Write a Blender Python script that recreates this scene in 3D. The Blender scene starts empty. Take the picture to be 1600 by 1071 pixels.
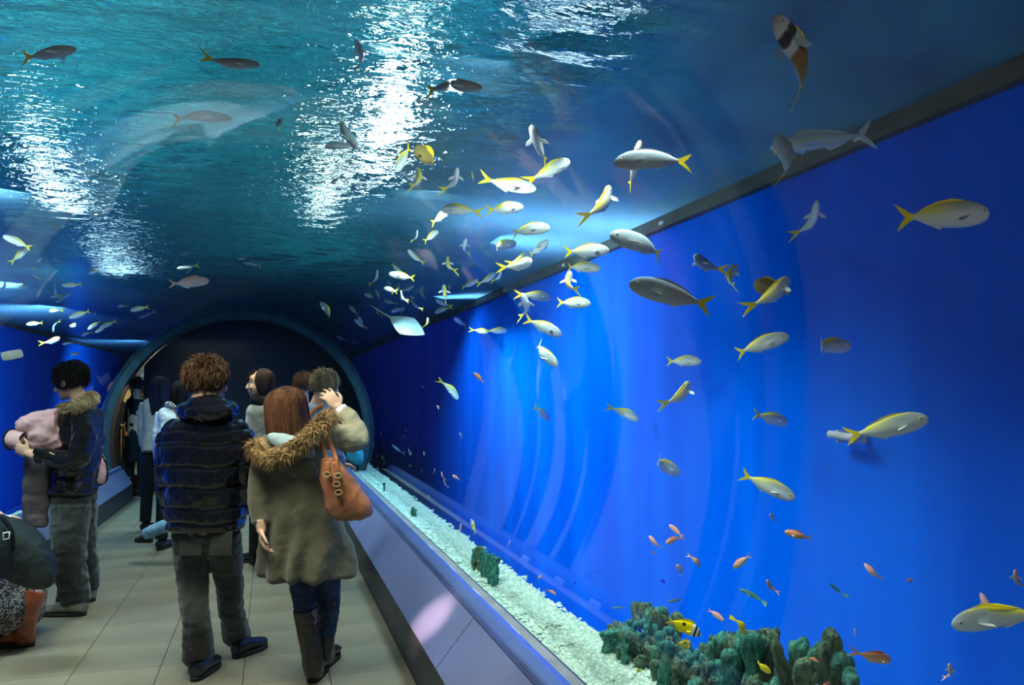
import bpy, bmesh, math, random
import numpy as np
from mathutils import Vector, Matrix, noise
R = math.radians
random.seed(7); rng = np.random.default_rng(7)
SC = bpy.context.scene
COL = SC.collection

# ------------------------------------------------------------------ camera
F = 1200.0; W, H = 1600.0, 1071.0
CAMP = Vector((0.38, 0.0, 1.55))
PITCH = math.atan(76.5 / F); YAW = R(17.45)
cd = bpy.data.cameras.new('camera'); cam = bpy.data.objects.new('camera', cd); COL.objects.link(cam)
cam.location = CAMP; cam.rotation_euler = (R(90) + PITCH, 0, -YAW)
cd.sensor_width = 36; cd.lens = 36 * F / W; cd.clip_start = .05; cd.clip_end = 200
SC.camera = cam
CM = cam.rotation_euler.to_matrix()
def ray(px, py):
    """unit-forward ray through a point of the photograph (forward component 1)"""
    return CM @ Vector(((px - W / 2) / F, -(py - H / 2) / F, -1.0))
def at(px, py, d):
    return CAMP + ray(px, py) * d
def on_floor(px, py, z=0.0):
    r = ray(px, py); return CAMP + r * ((z - CAMP.z) / r.z)

# ------------------------------------------------------------------ world, exposure
SC.view_settings.view_transform = 'Standard'; SC.view_settings.look = 'None'
SC.view_settings.exposure = 0.0; SC.view_settings.gamma = 1.0; SC.view_settings.use_curve_mapping = False
wd = bpy.data.worlds.new('world'); SC.world = wd; wd.use_nodes = True
wd.node_tree.nodes['Background'].inputs[0].default_value = (.09, .085, .075, 1)
wd.node_tree.nodes['Background'].inputs[1].default_value = .35
SC.cycles.caustics_refractive = False; SC.cycles.caustics_reflective = False
SC.cycles.sample_clamp_indirect = 3.0
SC.cycles.max_bounces = 10; SC.cycles.transparent_max_bounces = 24
SC.cycles.transmission_bounces = 8; SC.cycles.use_denoising = True

# ------------------------------------------------------------------ lights
def light(name, kind, loc, target, power, col, **k):
    l = bpy.data.lights.new(name, kind); l.energy = power; l.color = col
    o = bpy.data.objects.new(name, l); COL.objects.link(o); o.location = loc
    o.rotation_euler = (Vector(target) - Vector(loc)).to_track_quat('-Z', 'Y').to_euler()
    for a, v in k.items(): setattr(l, a, v)
    return o
LT = []
def tank_fill(name, loc, target, power, col, sx, sy, spread=120):
    o = light(name, 'AREA', loc, target, power, col, shape='RECTANGLE', size=sx, size_y=sy)
    o.visible_camera = False; o.visible_glossy = False; o.visible_transmission = False
    o.data.spread = R(spread); LT.append(o); return o
# unseen area fills added just under the water surface, lighting walls, sand and fish
tank_fill('tank_fill', (2.35, 7.6, 2.93), (3.74, 7.6, 1.3), 150, (.66, .88, 1), .4, 3.2, 175)
tank_fill('tank_fill', (2.6, 13.0, 2.93), (3.3, 12.5, 0.5), 110, (.6, .82, 1), .4, 3.0, 140)
tank_fill('tank_fill', (2.15, 5.3, 2.93), (2.2, 5.0, 0.2), 68, (.95, 1, .88), .4, 2.2, 108)
tank_fill('tank_fill', (1.90, 3.1, 2.93), (1.9, 3.1, 0.2), 30, (.95, 1, .88), .3, 1.0, 104)
tank_fill('tank_fill', (-3.2, 8.0, 2.93), (-4.4, 9.0, 0.5), 130, (.66, .86, 1), .5, 3.0, 120)
tank_fill('tank_fill', (-3.4, 16.0, 2.93), (-5.35, 18.0, 0.8), 330, (.66, .86, 1), .5, 5.0, 150)
tank_fill('tank_fill', (-3.4, 26.0, 2.93), (-5.35, 28.0, 0.8), 260, (.66, .86, 1), .5, 5.0, 150)
tank_fill('tank_fill', (-2.15, 5.0, 2.93), (-2.1, 5.0, 0.2), 80, (1, 1, .86), .4, 2.0, 85)
tank_fill('tank_fill', (-2.9, 12.0, 2.93), (-3.2, 12.5, 0.5), 260, (.9, 1, .9), .5, 3.0, 150)
tank_fill('tank_fill', (2.4, 10.3, 2.93), (2.2, 10.0, 0.5), 190, (.9, 1, .9), .3, 2.4, 150)
tank_fill('tank_fill', (1.5, 5.8, 2.98), (1.7, 7.9, 2.5), 26, (.9, 1, .9), .3, .3, 130)
tank_fill('tank_fill', (-1.6, 6.8, 2.98), (-2.7, 9.5, 2.4), 40, (.9, 1, .9), .3, .3, 130)
tank_fill('tank_fill', (1.3, 3.4, 2.98), (1.6, 5.6, 2.5), 16, (.9, 1, .9), .3, .3, 120)
# warm unseen fills added over the tunnel crown to light visitors and floor
tank_fill('tunnel_fill', (-0.1, 3.4, 2.93), (-.1, 3.9, 0), 120, (1, .78, .52), .9, 1.4)
tank_fill('tunnel_fill', (0.0, 7.0, 2.93), (0, 7.4, 0), 110, (1, .76, .52), .8, 1.6)
tank_fill('tunnel_fill', (-.4, 10.2, 2.93), (-.4, 9.6, 0), 90, (1, .76, .52), .6, 1.0)
# warm soft fill added unseen behind the camera, standing for entrance hall light
hl = light('hall_fill', 'AREA', (-.3, -3.2, 2.6), (-.2, 4.6, .9), 105, (1, .76, .54), shape='RECTANGLE', size=1.6, size_y=.8); hl.visible_camera = hl.visible_glossy = False
light('glow_spot', 'SPOT', (.35, 2.2, 2.55), tuple(CAMP + ray(672, 965) * 4.15), 6000, (1, .42, .28), spot_size=R(7), spot_blend=1.0, shadow_soft_size=.03)  # unseen spot added to put the pink glow on the plinth panels

# ------------------------------------------------------------------ material helpers
MATS = {}
def new_mat(name):
    m = bpy.data.materials.new(name); m.use_nodes = True
    nt = m.node_tree; nt.nodes.clear(); MATS[name] = m
    return m, nt, nt.nodes.new('ShaderNodeOutputMaterial')
def N(nt, t, **k):
    n = nt.nodes.new(t)
    for a, v in k.items():
        if a in n.inputs: n.inputs[a].default_value = v
        else: setattr(n, a, v)
    return n
def ramp(nt, fac, stops):
    r = nt.nodes.new('ShaderNodeValToRGB'); e = r.color_ramp.elements
    while len(e) < len(stops): e.new(.5)
    for i, (p, c) in enumerate(stops): e[i].position = p; e[i].color = (*c, 1)
    nt.links.new(fac, r.inputs[0]); return r
def pmat(name, c1, c2=None, rough=.6, metal=0., scale=8., bump=0., bscale=40., coat=0., sheen=0., spec=.5, stretch=None, detail=4., sss=0., coord='Object', wave=0.):
    """a Principled material whose colour varies between two tones by noise, with fine relief"""
    m, nt, out = new_mat(name); L = nt.links.new
    b = N(nt, 'ShaderNodeBsdfPrincipled', Roughness=rough, Metallic=metal)
    b.inputs['Coat Weight'].default_value = coat; b.inputs['Coat Roughness'].default_value = .15
    b.inputs['Sheen Weight'].default_value = sheen; b.inputs['Specular IOR Level'].default_value = spec
    if sss: b.inputs['Subsurface Weight'].default_value = sss; b.inputs['Subsurface Radius'].default_value = (.01, .004, .002)
    tc = N(nt, 'ShaderNodeTexCoord'); src = tc.outputs[coord]
    if stretch:
        mp = N(nt, 'ShaderNodeMapping'); mp.inputs['Scale'].default_value = stretch; L(src, mp.inputs[0]); src = mp.outputs[0]
    n = N(nt, 'ShaderNodeTexNoise', Scale=scale, Detail=detail); L(src, n.inputs['Vector'])
    c2 = c2 or tuple(x * .7 for x in c1)
    r = ramp(nt, n.outputs[0], [(.33, c2), (.67, c1)]); L(r.outputs[0], b.inputs['Base Color'])
    if bump:
        n2 = N(nt, 'ShaderNodeTexNoise', Scale=bscale, Detail=3.); L(src, n2.inputs['Vector'])
        bp = N(nt, 'ShaderNodeBump', Strength=bump, Distance=.02); L(n2.outputs[0], bp.inputs['Height']); L(bp.outputs[0], b.inputs['Normal'])
    L(b.outputs[0], out.inputs[0]); return m

# ------------------------------------------------------------------ object helpers
def link(name, me, mat=None, parent=None):
    o = bpy.data.objects.new(name, me); COL.objects.link(o)
    if mat is not None:
        for mm in (mat if isinstance(mat, (list, tuple)) else [mat]): me.materials.append(mm)
    if parent is not None: o.parent = parent
    return o
def obj(name, bm, mat, parent=None, smooth=True):
    bmesh.ops.recalc_face_normals(bm, faces=bm.faces[:])
    me = bpy.data.meshes.new(name); bm.to_mesh(me); bm.free()
    if smooth: me.polygons.foreach_set('use_smooth', [True] * len(me.polygons))
    return link(name, me, mat, parent)
def raw(name, v, f, mat, parent=None, smooth=True):
    me = bpy.data.meshes.new(name); me.from_pydata([tuple(p) for p in v], [], f); me.update()
    if smooth: me.polygons.foreach_set('use_smooth', [True] * len(me.polygons))
    return link(name, me, mat, parent)
def empty(name, loc=(0, 0, 0), rz=0.):
    o = bpy.data.objects.new(name, None); COL.objects.link(o); o.location = loc; o.rotation_euler = (0, 0, rz)
    o.empty_display_size = .1; return o
def tag(o, label=None, cat=None, group=None, kind=None):
    for k, v in (('label', label), ('category', cat), ('group', group), ('kind', kind)):
        if v: o[k] = v
    return o
def dup(root, group=None, label=None):
    r = root.copy(); COL.objects.link(r)
    if label: r['label'] = label
    if group: r['group'] = group
    for ch in list(root.children):
        c = ch.copy(); COL.objects.link(c); c.parent = r
        for g in ch.children:
            d = g.copy(); COL.objects.link(d); d.parent = c
    return r
def box(bm, lo, hi, M=None, bev=0.):
    lo, hi = Vector(lo), Vector(hi)
    r = bmesh.ops.create_cube(bm, size=1.0)
    vs = r['verts']
    for v in vs: v.co = Vector(((lo[i] + hi[i]) / 2 + v.co[i] * (hi[i] - lo[i]) for i in range(3)))
    if bev:
        es = list({e for v in vs for e in v.link_edges})
        g = bmesh.ops.bevel(bm, geom=es, offset=bev, segments=2, affect='EDGES', profile=.5)
        vs = list({v for f in g['faces'] for v in f.verts} | {v for v in vs if v.is_valid})
    if M is not None: bmesh.ops.transform(bm, matrix=M, verts=[v for v in vs if v.is_valid])
    return vs
def frames(pts):
    """tangent frames along a polyline, parallel transported"""
    P = [Vector(p) for p in pts]; T = []
    for i in range(len(P)):
        a = P[max(0, i - 1)]; b = P[min(len(P) - 1, i + 1)]; t = (b - a)
        T.append(t.normalized() if t.length > 1e-9 else Vector((0, 0, 1)))
    ref = Vector((0, 1, 0)) if abs(T[0].y) < .9 else Vector((1, 0, 0))
    u = (ref - T[0] * ref.dot(T[0])).normalized(); out = []
    for t in T:
        u = (u - t * u.dot(t)); u = u.normalized() if u.length > 1e-6 else t.orthogonal().normalized()
        out.append((t.cross(u).normalized(), u.copy()))
    return P, out
def catmull(pts, k=4):
    """resample a list of tuples (any dimension) with a Catmull-Rom spline"""
    P = np.array([list(p) for p in pts], float); n = len(P)
    if n < 3 or k < 2: return [tuple(p) for p in P]
    out = []
    for i in range(n - 1):
        p0, p1, p2, p3 = P[max(i - 1, 0)], P[i], P[i + 1], P[min(i + 2, n - 1)]
        for j in range(k):
            t = j / k
            out.append(.5 * ((2 * p1) + (-p0 + p2) * t + (2 * p0 - 5 * p1 + 4 * p2 - p3) * t * t + (-p0 + 3 * p1 - 3 * p2 + p3) * t ** 3))
    out.append(P[-1]); return [tuple(p) for p in out]
def tube(bm, pts, rad, segs=12, flat=1.0, smoothk=3, caps=True):
    """a round tube along pts with radii rad (list), tapering; flat scales the second axis"""
    rad = [rad] * len(pts) if isinstance(rad, (int, float)) else rad
    q = catmull([(*p, r) for p, r in zip(pts, rad)], smoothk) if smoothk > 1 else [(*p, r) for p, r in zip(pts, rad)]
    P, fr = frames([c[:3] for c in q]); rings = []
    for p, (u, w), c in zip(P, fr, q):
        r = max(c[3], 1e-4)
        rings.append([bm.verts.new(p + u * math.cos(a) * r + w * math.sin(a) * r * flat) for a in (2 * math.pi * i / segs for i in range(segs))])
    for a, b in zip(rings, rings[1:]):
        for i in range(segs): bm.faces.new((a[i], a[(i + 1) % segs], b[(i + 1) % segs], b[i]))
    if caps:
        bm.faces.new(rings[0][::-1]); bm.faces.new(rings[-1])
    return rings
def ell(bm, c, r, rot=None, seg=16, ring=10):
    M = Matrix.Translation(Vector(c)) @ (rot.to_4x4() if rot is not None else Matrix()) @ Matrix.Diagonal((*((r,) * 3 if isinstance(r, (int, float)) else r), 1))
    bmesh.ops.create_uvsphere(bm, u_segments=seg, v_segments=ring, radius=1.0, matrix=M)
def loft(bm, secs, segs=28, power=2.0, k=3):
    """closed body from horizontal-ish sections (x, y, z, rx, ry)"""
    q = catmull(secs, k) if k > 1 else secs
    rings = []
    for (x, y, z, rx, ry) in q:
        ring = []
        for i in range(segs):
            a = 2 * math.pi * i / segs; c, s = math.cos(a), math.sin(a)
            e = 2.0 / power
            ring.append(bm.verts.new((x + rx * math.copysign(abs(c) ** e, c), y + ry * math.copysign(abs(s) ** e, s), z)))
        rings.append(ring)
    for a, b in zip(rings, rings[1:]):
        for i in range(segs): bm.faces.new((a[i], a[(i + 1) % segs], b[(i + 1) % segs], b[i]))
    bm.faces.new(rings[0][::-1]); bm.faces.new(rings[-1])
def fuse(name, bm, voxel, mat, parent=None, it=2, disp=None, lab=None):
    """melt overlapping shapes into ONE continuous surface (voxel remesh, then relaxed)"""
    bmesh.ops.recalc_face_normals(bm, faces=bm.faces[:])
    me = bpy.data.meshes.new('tmp'); bm.to_mesh(me); bm.free()
    t = bpy.data.objects.new('tmp', me); COL.objects.link(t)
    md = t.modifiers.new('r', 'REMESH'); md.mode = 'VOXEL'; md.voxel_size = voxel; md.use_smooth_shade = True
    if it:
        s = t.modifiers.new('s', 'SMOOTH'); s.iterations = it; s.factor = .5
    dg = bpy.context.evaluated_depsgraph_get(); dg.update()
    ev = t.evaluated_get(dg); m2 = bpy.data.meshes.new_from_object(ev)
    bpy.data.objects.remove(t); bpy.data.meshes.remove(me)
    if disp:
        n = len(m2.vertices); co = np.empty(n * 3); no = np.empty(n * 3)
        m2.vertices.foreach_get('co', co); m2.vertices.foreach_get('normal', no)
        co = co.reshape(-1, 3); no = no.reshape(-1, 3)
        co = co + no * disp(co, no)[:, None]; m2.vertices.foreach_set('co', co.ravel())
    m2.polygons.foreach_set('use_smooth', [True] * len(m2.polygons)); m2.update(); m2.name = name
    m2.materials.clear()
    o = link(name, m2, mat, parent)
    if lab: o['label'] = lab
    return o
def snoise(co, scale, seed=0, warp=1.2):
    """cheap smooth vector noise made of warped sines, about -1..1"""
    r = np.random.default_rng(seed); s = np.zeros(len(co)); p = co * scale
    for i in range(7):
        d = r.normal(size=3); d /= np.linalg.norm(d); f = 1.5 + i * .9; ph = r.uniform(0, 6.28)
        d2 = r.normal(size=3); d2 /= np.linalg.norm(d2)
        s += np.sin(p @ d * f + ph + warp * np.sin(p @ d2 * f * .6 + ph * 2)) / (1 + i * .35)
    return s / 3.2
# ================================================================== setting
RAD = 1.87; CZ = .86                 # acrylic pipe: radius, height of its axis (at world X = 0)
Y0, Y1 = -2.6, 12.3                  # tunnel from entrance to the portal
XL, XR, ZS, Y2 = -5.35, 3.74, 3.13, 34.0        # tank: far walls and water level

M_floor = pmat('stone_tile', (.19, .148, .10), (.125, .098, .07), rough=.42, scale=2.2, bump=.08, bscale=60, coord='Object')
M_grout = pmat('grout', (.105, .083, .06), rough=.8)
M_face = pmat('brushed_panel', (.20, .205, .36), (.165, .17, .31), rough=.33, metal=.35, scale=1.5)
M_kick = pmat('dark_rubber', (.025, .024, .026), rough=.45)
M_rail = pmat('blue_rail_metal', (.19, .24, .52), (.15, .2, .45), rough=.22, metal=.6, scale=3)
M_ledge = pmat('grey_ledge', (.22, .21, .20), (.15, .145, .14), rough=.5)
M_black = pmat('black_wall', (.006, .006, .007), rough=.8)
M_ring = pmat('portal_ring', (.07, .115, .115), rough=.3, metal=.5)
M_beam = pmat('weathered_beam', (.11, .115, .09), (.05, .055, .045), rough=.6, scale=6, stretch=(1, .3, 1))

# blue painted tank wall
m, nt, out = new_mat('blue_wall'); L = nt.links.new
b = N(nt, 'ShaderNodeBsdfPrincipled', Roughness=.85); b.inputs['Specular IOR Level'].default_value = 0
tc = N(nt, 'ShaderNodeTexCoord'); mp = N(nt, 'ShaderNodeMapping'); mp.inputs['Scale'].default_value = (1, 1.2, .15); L(tc.outputs['Object'], mp.inputs[0])
n1 = N(nt, 'ShaderNodeTexNoise', Scale=1.3, Detail=3.); L(mp.outputs[0], n1.inputs['Vector'])
r1 = ramp(nt, n1.outputs[0], [(.35, (.0, .13, .80)), (.65, (.0, .18, .93))]); L(r1.outputs[0], b.inputs['Base Color'])
L(b.outputs[0], out.inputs[0]); M_blue = m
M_end = pmat('rock_wall', (.012, .045, .085), (.004, .014, .035), rough=.9, scale=2.5, bump=.6, bscale=5)

# sand
m, nt, out = new_mat('coral_sand'); L = nt.links.new
b = N(nt, 'ShaderNodeBsdfPrincipled', Roughness=.9); tc = N(nt, 'ShaderNodeTexCoord')
v = N(nt, 'ShaderNodeTexVoronoi', Scale=45.); L(tc.outputs['Object'], v.inputs['Vector'])
r1 = ramp(nt, v.outputs['Distance'], [(.1, (.66, .72, .60)), (.6, (.28, .40, .31))]); L(r1.outputs[0], b.inputs['Base Color'])
bp = N(nt, 'ShaderNodeBump', Strength=.8, Distance=.02); L(v.outputs['Distance'], bp.inputs['Height']); L(bp.outputs[0], b.inputs['Normal'])
L(b.outputs[0], out.inputs[0]); M_sand = m

# acrylic: clear, with a Fresnel reflection and a faint haze of fine scratches
m, nt, out = new_mat('clear_acrylic'); L = nt.links.new
t = N(nt, 'ShaderNodeBsdfTransparent'); t.inputs[0].default_value = (.97, .985, 1, 1)
g = N(nt, 'ShaderNodeBsdfGlossy', Roughness=.035); g.inputs[0].default_value = (1, .97, .97, 1)
fr = N(nt, 'ShaderNodeLayerWeight', Blend=.5); mx = N(nt, 'ShaderNodeMixShader')
pw = N(nt, 'ShaderNodeMath', operation='POWER'); pw.inputs[1].default_value = 4.0; L(fr.outputs['Facing'], pw.inputs[0])
mul = N(nt, 'ShaderNodeMath', operation='MULTIPLY_ADD'); mul.inputs[1].default_value = .95; mul.inputs[2].default_value = .018; L(pw.outputs[0], mul.inputs[0])
L(mul.outputs[0], mx.inputs[0]); L(t.outputs[0], mx.inputs[1]); L(g.outputs[0], mx.inputs[2]); L(mx.outputs[0], out.inputs[0]); M_acr = m

# water body: absorbs red, then green
m, nt, out = new_mat('tank_water'); L = nt.links.new
t = N(nt, 'ShaderNodeBsdfTransparent'); t.inputs[0].default_value = (1, 1, 1, 1)
va = N(nt, 'ShaderNodeVolumeAbsorption', Density=.11); va.inputs[0].default_value = (.12, .66, .93, 1)
L(t.outputs[0], out.inputs[0]); L(va.outputs[0], out.inputs['Volume']); M_water = m

# rippled water surface seen from below
m, nt, out = new_mat('water_surface'); L = nt.links.new
tc = N(nt, 'ShaderNodeTexCoord'); mp = N(nt, 'ShaderNodeMapping'); mp.inputs['Scale'].default_value = (.32, 1, 1); L(tc.outputs['Object'], mp.inputs[0])
n1 = N(nt, 'ShaderNodeTexNoise', Scale=34., Detail=3., Distortion=.6); L(mp.outputs[0], n1.inputs['Vector'])
at_ = N(nt, 'ShaderNodeAttribute', attribute_name='ripple')
ml = N(nt, 'ShaderNodeMath', operation='MULTIPLY'); L(n1.outputs[0], ml.inputs[0]); L(at_.outputs['Fac'], ml.inputs[1])
bp = N(nt, 'ShaderNodeBump', Strength=1.2, Distance=.02); L(ml.outputs[0], bp.inputs['Height'])
gl = N(nt, 'ShaderNodeBsdfGlass', IOR=1.33, Roughness=.0); gl.inputs[0].default_value = (.75, .95, 1, 1); L(bp.outputs[0], gl.inputs['Normal'])
df = N(nt, 'ShaderNodeBsdfDiffuse'); df.inputs[0].default_value = (.22, .48, .72, 1)
tl = N(nt, 'ShaderNodeBsdfTranslucent'); tl.inputs[0].default_value = (.22, .48, .72, 1)
a1 = N(nt, 'ShaderNodeMixShader'); a1.inputs[0].default_value = .5; L(df.outputs[0], a1.inputs[1]); L(tl.outputs[0], a1.inputs[2])
sb = N(nt, 'ShaderNodeMath', operation='MULTIPLY_ADD'); sb.inputs[1].default_value = -.40; sb.inputs[2].default_value = .48; L(at_.outputs['Fac'], sb.inputs[0])
mx = N(nt, 'ShaderNodeMixShader'); L(sb.outputs[0], mx.inputs[0]); L(gl.outputs[0], mx.inputs[1]); L(a1.outputs[0], mx.inputs[2]); L(mx.outputs[0], out.inputs[0]); M_surf = m
def emis(name, col, s):
    m, nt, out = new_mat(name); e = N(nt, 'ShaderNodeEmission', Strength=s); e.inputs[0].default_value = (*col, 1)
    nt.links.new(e.outputs[0], out.inputs[0]); return m

# ---- floor of stone tiles
fl = empty('floor'); tag(fl, kind='structure')
bm = bmesh.new(); box(bm, (-1.6, Y0, -.06), (1.26, Y1, -.012)); obj('grout_bed', bm, M_grout, fl, smooth=False)
TX, TY = .45, .45; xs = np.arange(-1.53, 1.15, TX)
bm = bmesh.new(); box(bm, (.0015, .0015, -.03), (TX - .0015, TY - .0015, 0), bev=.002); first = obj('tile', bm, M_floor, fl, smooth=False)
i = 0
for j in range(0, 32):
    for x in xs:
        y = -1.9 + j * TY
        o = first if i == 0 else first.copy()
        if i: COL.objects.link(o); o.parent = fl
        o.location = (float(x), y, random.uniform(-.0012, 0)); i += 1
# ---- plinths: kickboard, sloping panels, rail, ledge
def plinth(name, s, prof, lab):
    """prof: list of (x, z) for kick foot, kick top, groove, rail back, ledge edge"""
    t = empty(name); tag(t, lab, kind='structure')
    (x0, z0), (x1, z1), (x2, z2), (x3, z3), (x4, z4) = prof
    def strip(nm, pts, mat, ya, yb, smooth=False):
        bm = bmesh.new(); a = [bm.verts.new((x, ya, z)) for x, z in pts]; b = [bm.verts.new((x, yb, z)) for x, z in pts]
        n = len(pts)
        for i in range(n): bm.faces.new((a[i], a[(i + 1) % n], b[(i + 1) % n], b[i]))
        bm.faces.new(a[::-1]); bm.faces.new(b)
        return obj(nm, bm, mat, t, smooth=smooth)
    strip('kickboard', [(x0, z0), (x1, z1), (x1 + s * .05, z1), (x0 + s * .05, z0)], M_kick, Y0, Y1)
    dx, dz = x2 - x1, z2 - z1; l = math.hypot(dx, dz); nx, nz = -s * abs(dz) / l * 1.0, abs(dx) / l
    y = Y0
    while y < Y1:
        y2 = min(y + 2.1, Y1)
        strip('face_panel', [(x1 + nx * .006, z1 + .006), (x2 + nx * .006, z2 - .004), (x2 + s * .03, z2 - .03), (x1 + s * .04, z1)], M_face, y + .004, y2 - .004)
        y += 2.1
    strip('groove', [(x2 + s * .002, z2 - .03), (x2 + s * .012, z2 + .012), (x2 + s * .06, z2 - .03)], M_kick, Y0, Y1)
    rr = []; cx, r = (x2 + x3) / 2 + s * .005, abs(x3 - x2) / 2
    for k in range(13):
        a = math.pi * k / 12; rr.append((cx - s * r * math.cos(a), z2 - .004 + .045 * math.sin(a) ** .7))
    rr += [(x3, z2 - .05), (x2 + s * .012, z2 - .05)]
    strip('handrail', rr, M_rail, Y0, Y1, smooth=False)
    for yy in (3.35, 4.05, 4.62, 5.3) if s > 0 else ():
        strip('clip', [(x3 - s * .012, z2 + .018), (x3 + s * .012, z2 + .012), (x3 + s * .012, z2 - .03)], M_white, yy, yy + .14)
    strip('ledge', [(x3, z3), (x4, z4), (x4, .22), (x3, .22)], M_ledge, Y0, Y1)
    strip('glass_gasket', [(x4, z4), (x4 + s * .012, z4 - .004), (x4 + s * .012, .2), (x4, .2)], M_kick, Y0, Y1)
    strip('base', [(x1 + s * .05, 0), (x1 + s * .05, z1), (x2 + s * .06, z2 - .06), (x3, z2 - .06), (x3, .0)], M_kick, Y0, Y1)
    return t
M_white = pmat('white_enamel', (.8, .8, .78), rough=.4)
plinth('trim_1', 1, [(1.147, 0), (1.165, .22), (1.35, .45), (1.46, .445), (1.54, .44)], 'low plinth with sloping purple-grey panels, blue metal rail and dark kickboard beside the sand')
plinth('trim_2', -1, [(-1.47, 0), (-1.49, .22), (-1.62, .44), (-1.70, .44), (-1.79, .43)], 'low plinth with sloping blue-grey panels behind the man in leather jacket')

# ---- acrylic tunnel shell
def arc_shell(r, y0, y1, a0, a1, na, ny):
    v = []; f = []
    for j in range(ny + 1):
        y = y0 + (y1 - y0) * j / ny
        for i in range(na + 1):
            a = a0 + (a1 - a0) * i / na; v.append((r * math.sin(a), y, CZ + r * math.cos(a)))
    for j in range(ny):
        for i in range(na): f.append((j * (na + 1) + i, j * (na + 1) + i + 1, (j + 1) * (na + 1) + i + 1, (j + 1) * (na + 1) + i))
    return v, f
am = math.acos((.26 - CZ) / RAD)
v, f = arc_shell(RAD, Y0, Y1, -am, am, 96, 20)
win = raw('window_1', v, f, M_acr); tag(win, 'clear curved acrylic tunnel between visitors and water', kind='structure')
# ---- water body around the pipe
v = []; f = []; NA = 96
for y in (Y0, Y2):
    for i in range(NA):
        a = 2 * math.pi * i / NA; v.append(((RAD + .03) * math.sin(a), y, CZ + (RAD + .03) * math.cos(a)))
    v += [(XL + .02, y, -2.4), (XR - .02, y, -2.4), (XR - .02, y, ZS - .03), (XL + .02, y, ZS - .03)]
K = NA + 4
for i in range(NA): f.append((i, (i + 1) % NA, K + (i + 1) % NA, K + i))
for i in range(4): f.append((NA + (i + 1) % 4, NA + i, K + NA + i, K + NA + (i + 1) % 4))
wb = raw('tank_water', v, f, M_water); tag(wb, kind='structure', label='clear blue tank water around the tunnel')
# ---- tank walls, bottom, beams
def quad(name, pts, mat, parent=None):
    return raw(name, pts, [tuple(range(len(pts)))], mat, parent, smooth=False)
def slab(name, lo, hi, mat, parent=None):
    bm = bmesh.new(); box(bm, lo, hi); return obj(name, bm, mat, parent, smooth=False)
o = slab('wall_right', (XR, Y0, -2.4), (XR + .15, Y2, ZS + .05), M_blue); tag(o, kind='structure')
o = slab('wall_left', (XL - .15, Y0, -2.4), (XL, Y2, ZS + .05), M_blue); tag(o, kind='structure')
o = slab('wall_front', (XL, Y0 - .15, -2.4), (-RAD - .05, Y0, ZS), M_end); tag(o, kind='structure')
o = slab('wall_front', (RAD + .05, Y0 - .15, -2.4), (XR, Y0, ZS), M_end); tag(o, kind='structure')
o = slab('tank_floor', (XL, Y0, -2.55), (XR, Y2, -2.4), M_blue); tag(o, kind='structure')
def beam(name, x0, x1, z0, z1):
    t = empty(name); tag(t, kind='structure')
    slab('rail_bar', (x0, Y0, z0), (x1, Y2, z1), M_beam, t)
    for yy in np.arange(1.2, 32, 2.4):
        slab('bolt_plate', (min(x0, x1) - .008, yy, z0 + .03), (max(x0, x1), yy + .07, z0 + .06), M_white, t)
beam('trim_3', XR - .07, XR, ZS - .13, ZS - .02)
beam('trim_4', XL, XL + .07, ZS - .12, ZS - .02)
# far tank wall
v = []; f = []
for j in range(25):
    for i in range(41):
        x = XL + (XR - XL) * i / 40; z = -2.4 + (ZS + 2.4) * j / 24
        v.append((x, Y2 - .1 - .35 * abs(noise.fractal(Vector((x * .9, z * .9, 3)), 1, 2, 4)), z))
for j in range(24):
    for i in range(40): f.append((j * 41 + i, j * 41 + i + 1, (j + 1) * 41 + i + 1, (j + 1) * 41 + i))
o = raw('wall_back', v, f, M_end); tag(o, kind='structure')
# beyond the portal the passage runs on inside an opaque pipe of the same size
RP = 1.79; YE = 14.0
BX0, BX1 = -1.95, 1.95
def pipe(name, r, ya, yb, mat, cap, parent=None):
    v = []; f = []; n = 96
    for y in (ya, yb):
        for i in range(n): a = 2 * math.pi * i / n; v.append((r * math.sin(a), y, CZ + r * math.cos(a)))
    for i in range(n): f.append((i, (i + 1) % n, n + (i + 1) % n, n + i))
    if cap: f.append(tuple(range(n, 2 * n)))
    return raw(name, v, f, mat, parent)
o = pipe('wall_portal', RAD + .05, Y1, YE, M_end, True); tag(o, kind='structure')
bm = bmesh.new(); sec = []
for i in range(120):
    a = 2 * math.pi * i / 120; d = Vector((math.sin(a), 0, math.cos(a)))
    sec.append([bm.verts.new(Vector((0, Y1, CZ)) + d * r + Vector((0, dy, 0))) for r, dy in ((RP, -.09), (RAD + .02, -.09), (RAD + .02, .25), (RP, .25))])
for i in range(120):
    A, B = sec[i], sec[(i + 1) % 120]
    for k in range(4): bm.faces.new((A[k], A[(k + 1) % 4], B[(k + 1) % 4], B[k]))
o = obj('trim_5', bm, M_ring, None, smooth=False); tag(o, kind='structure')

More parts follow.
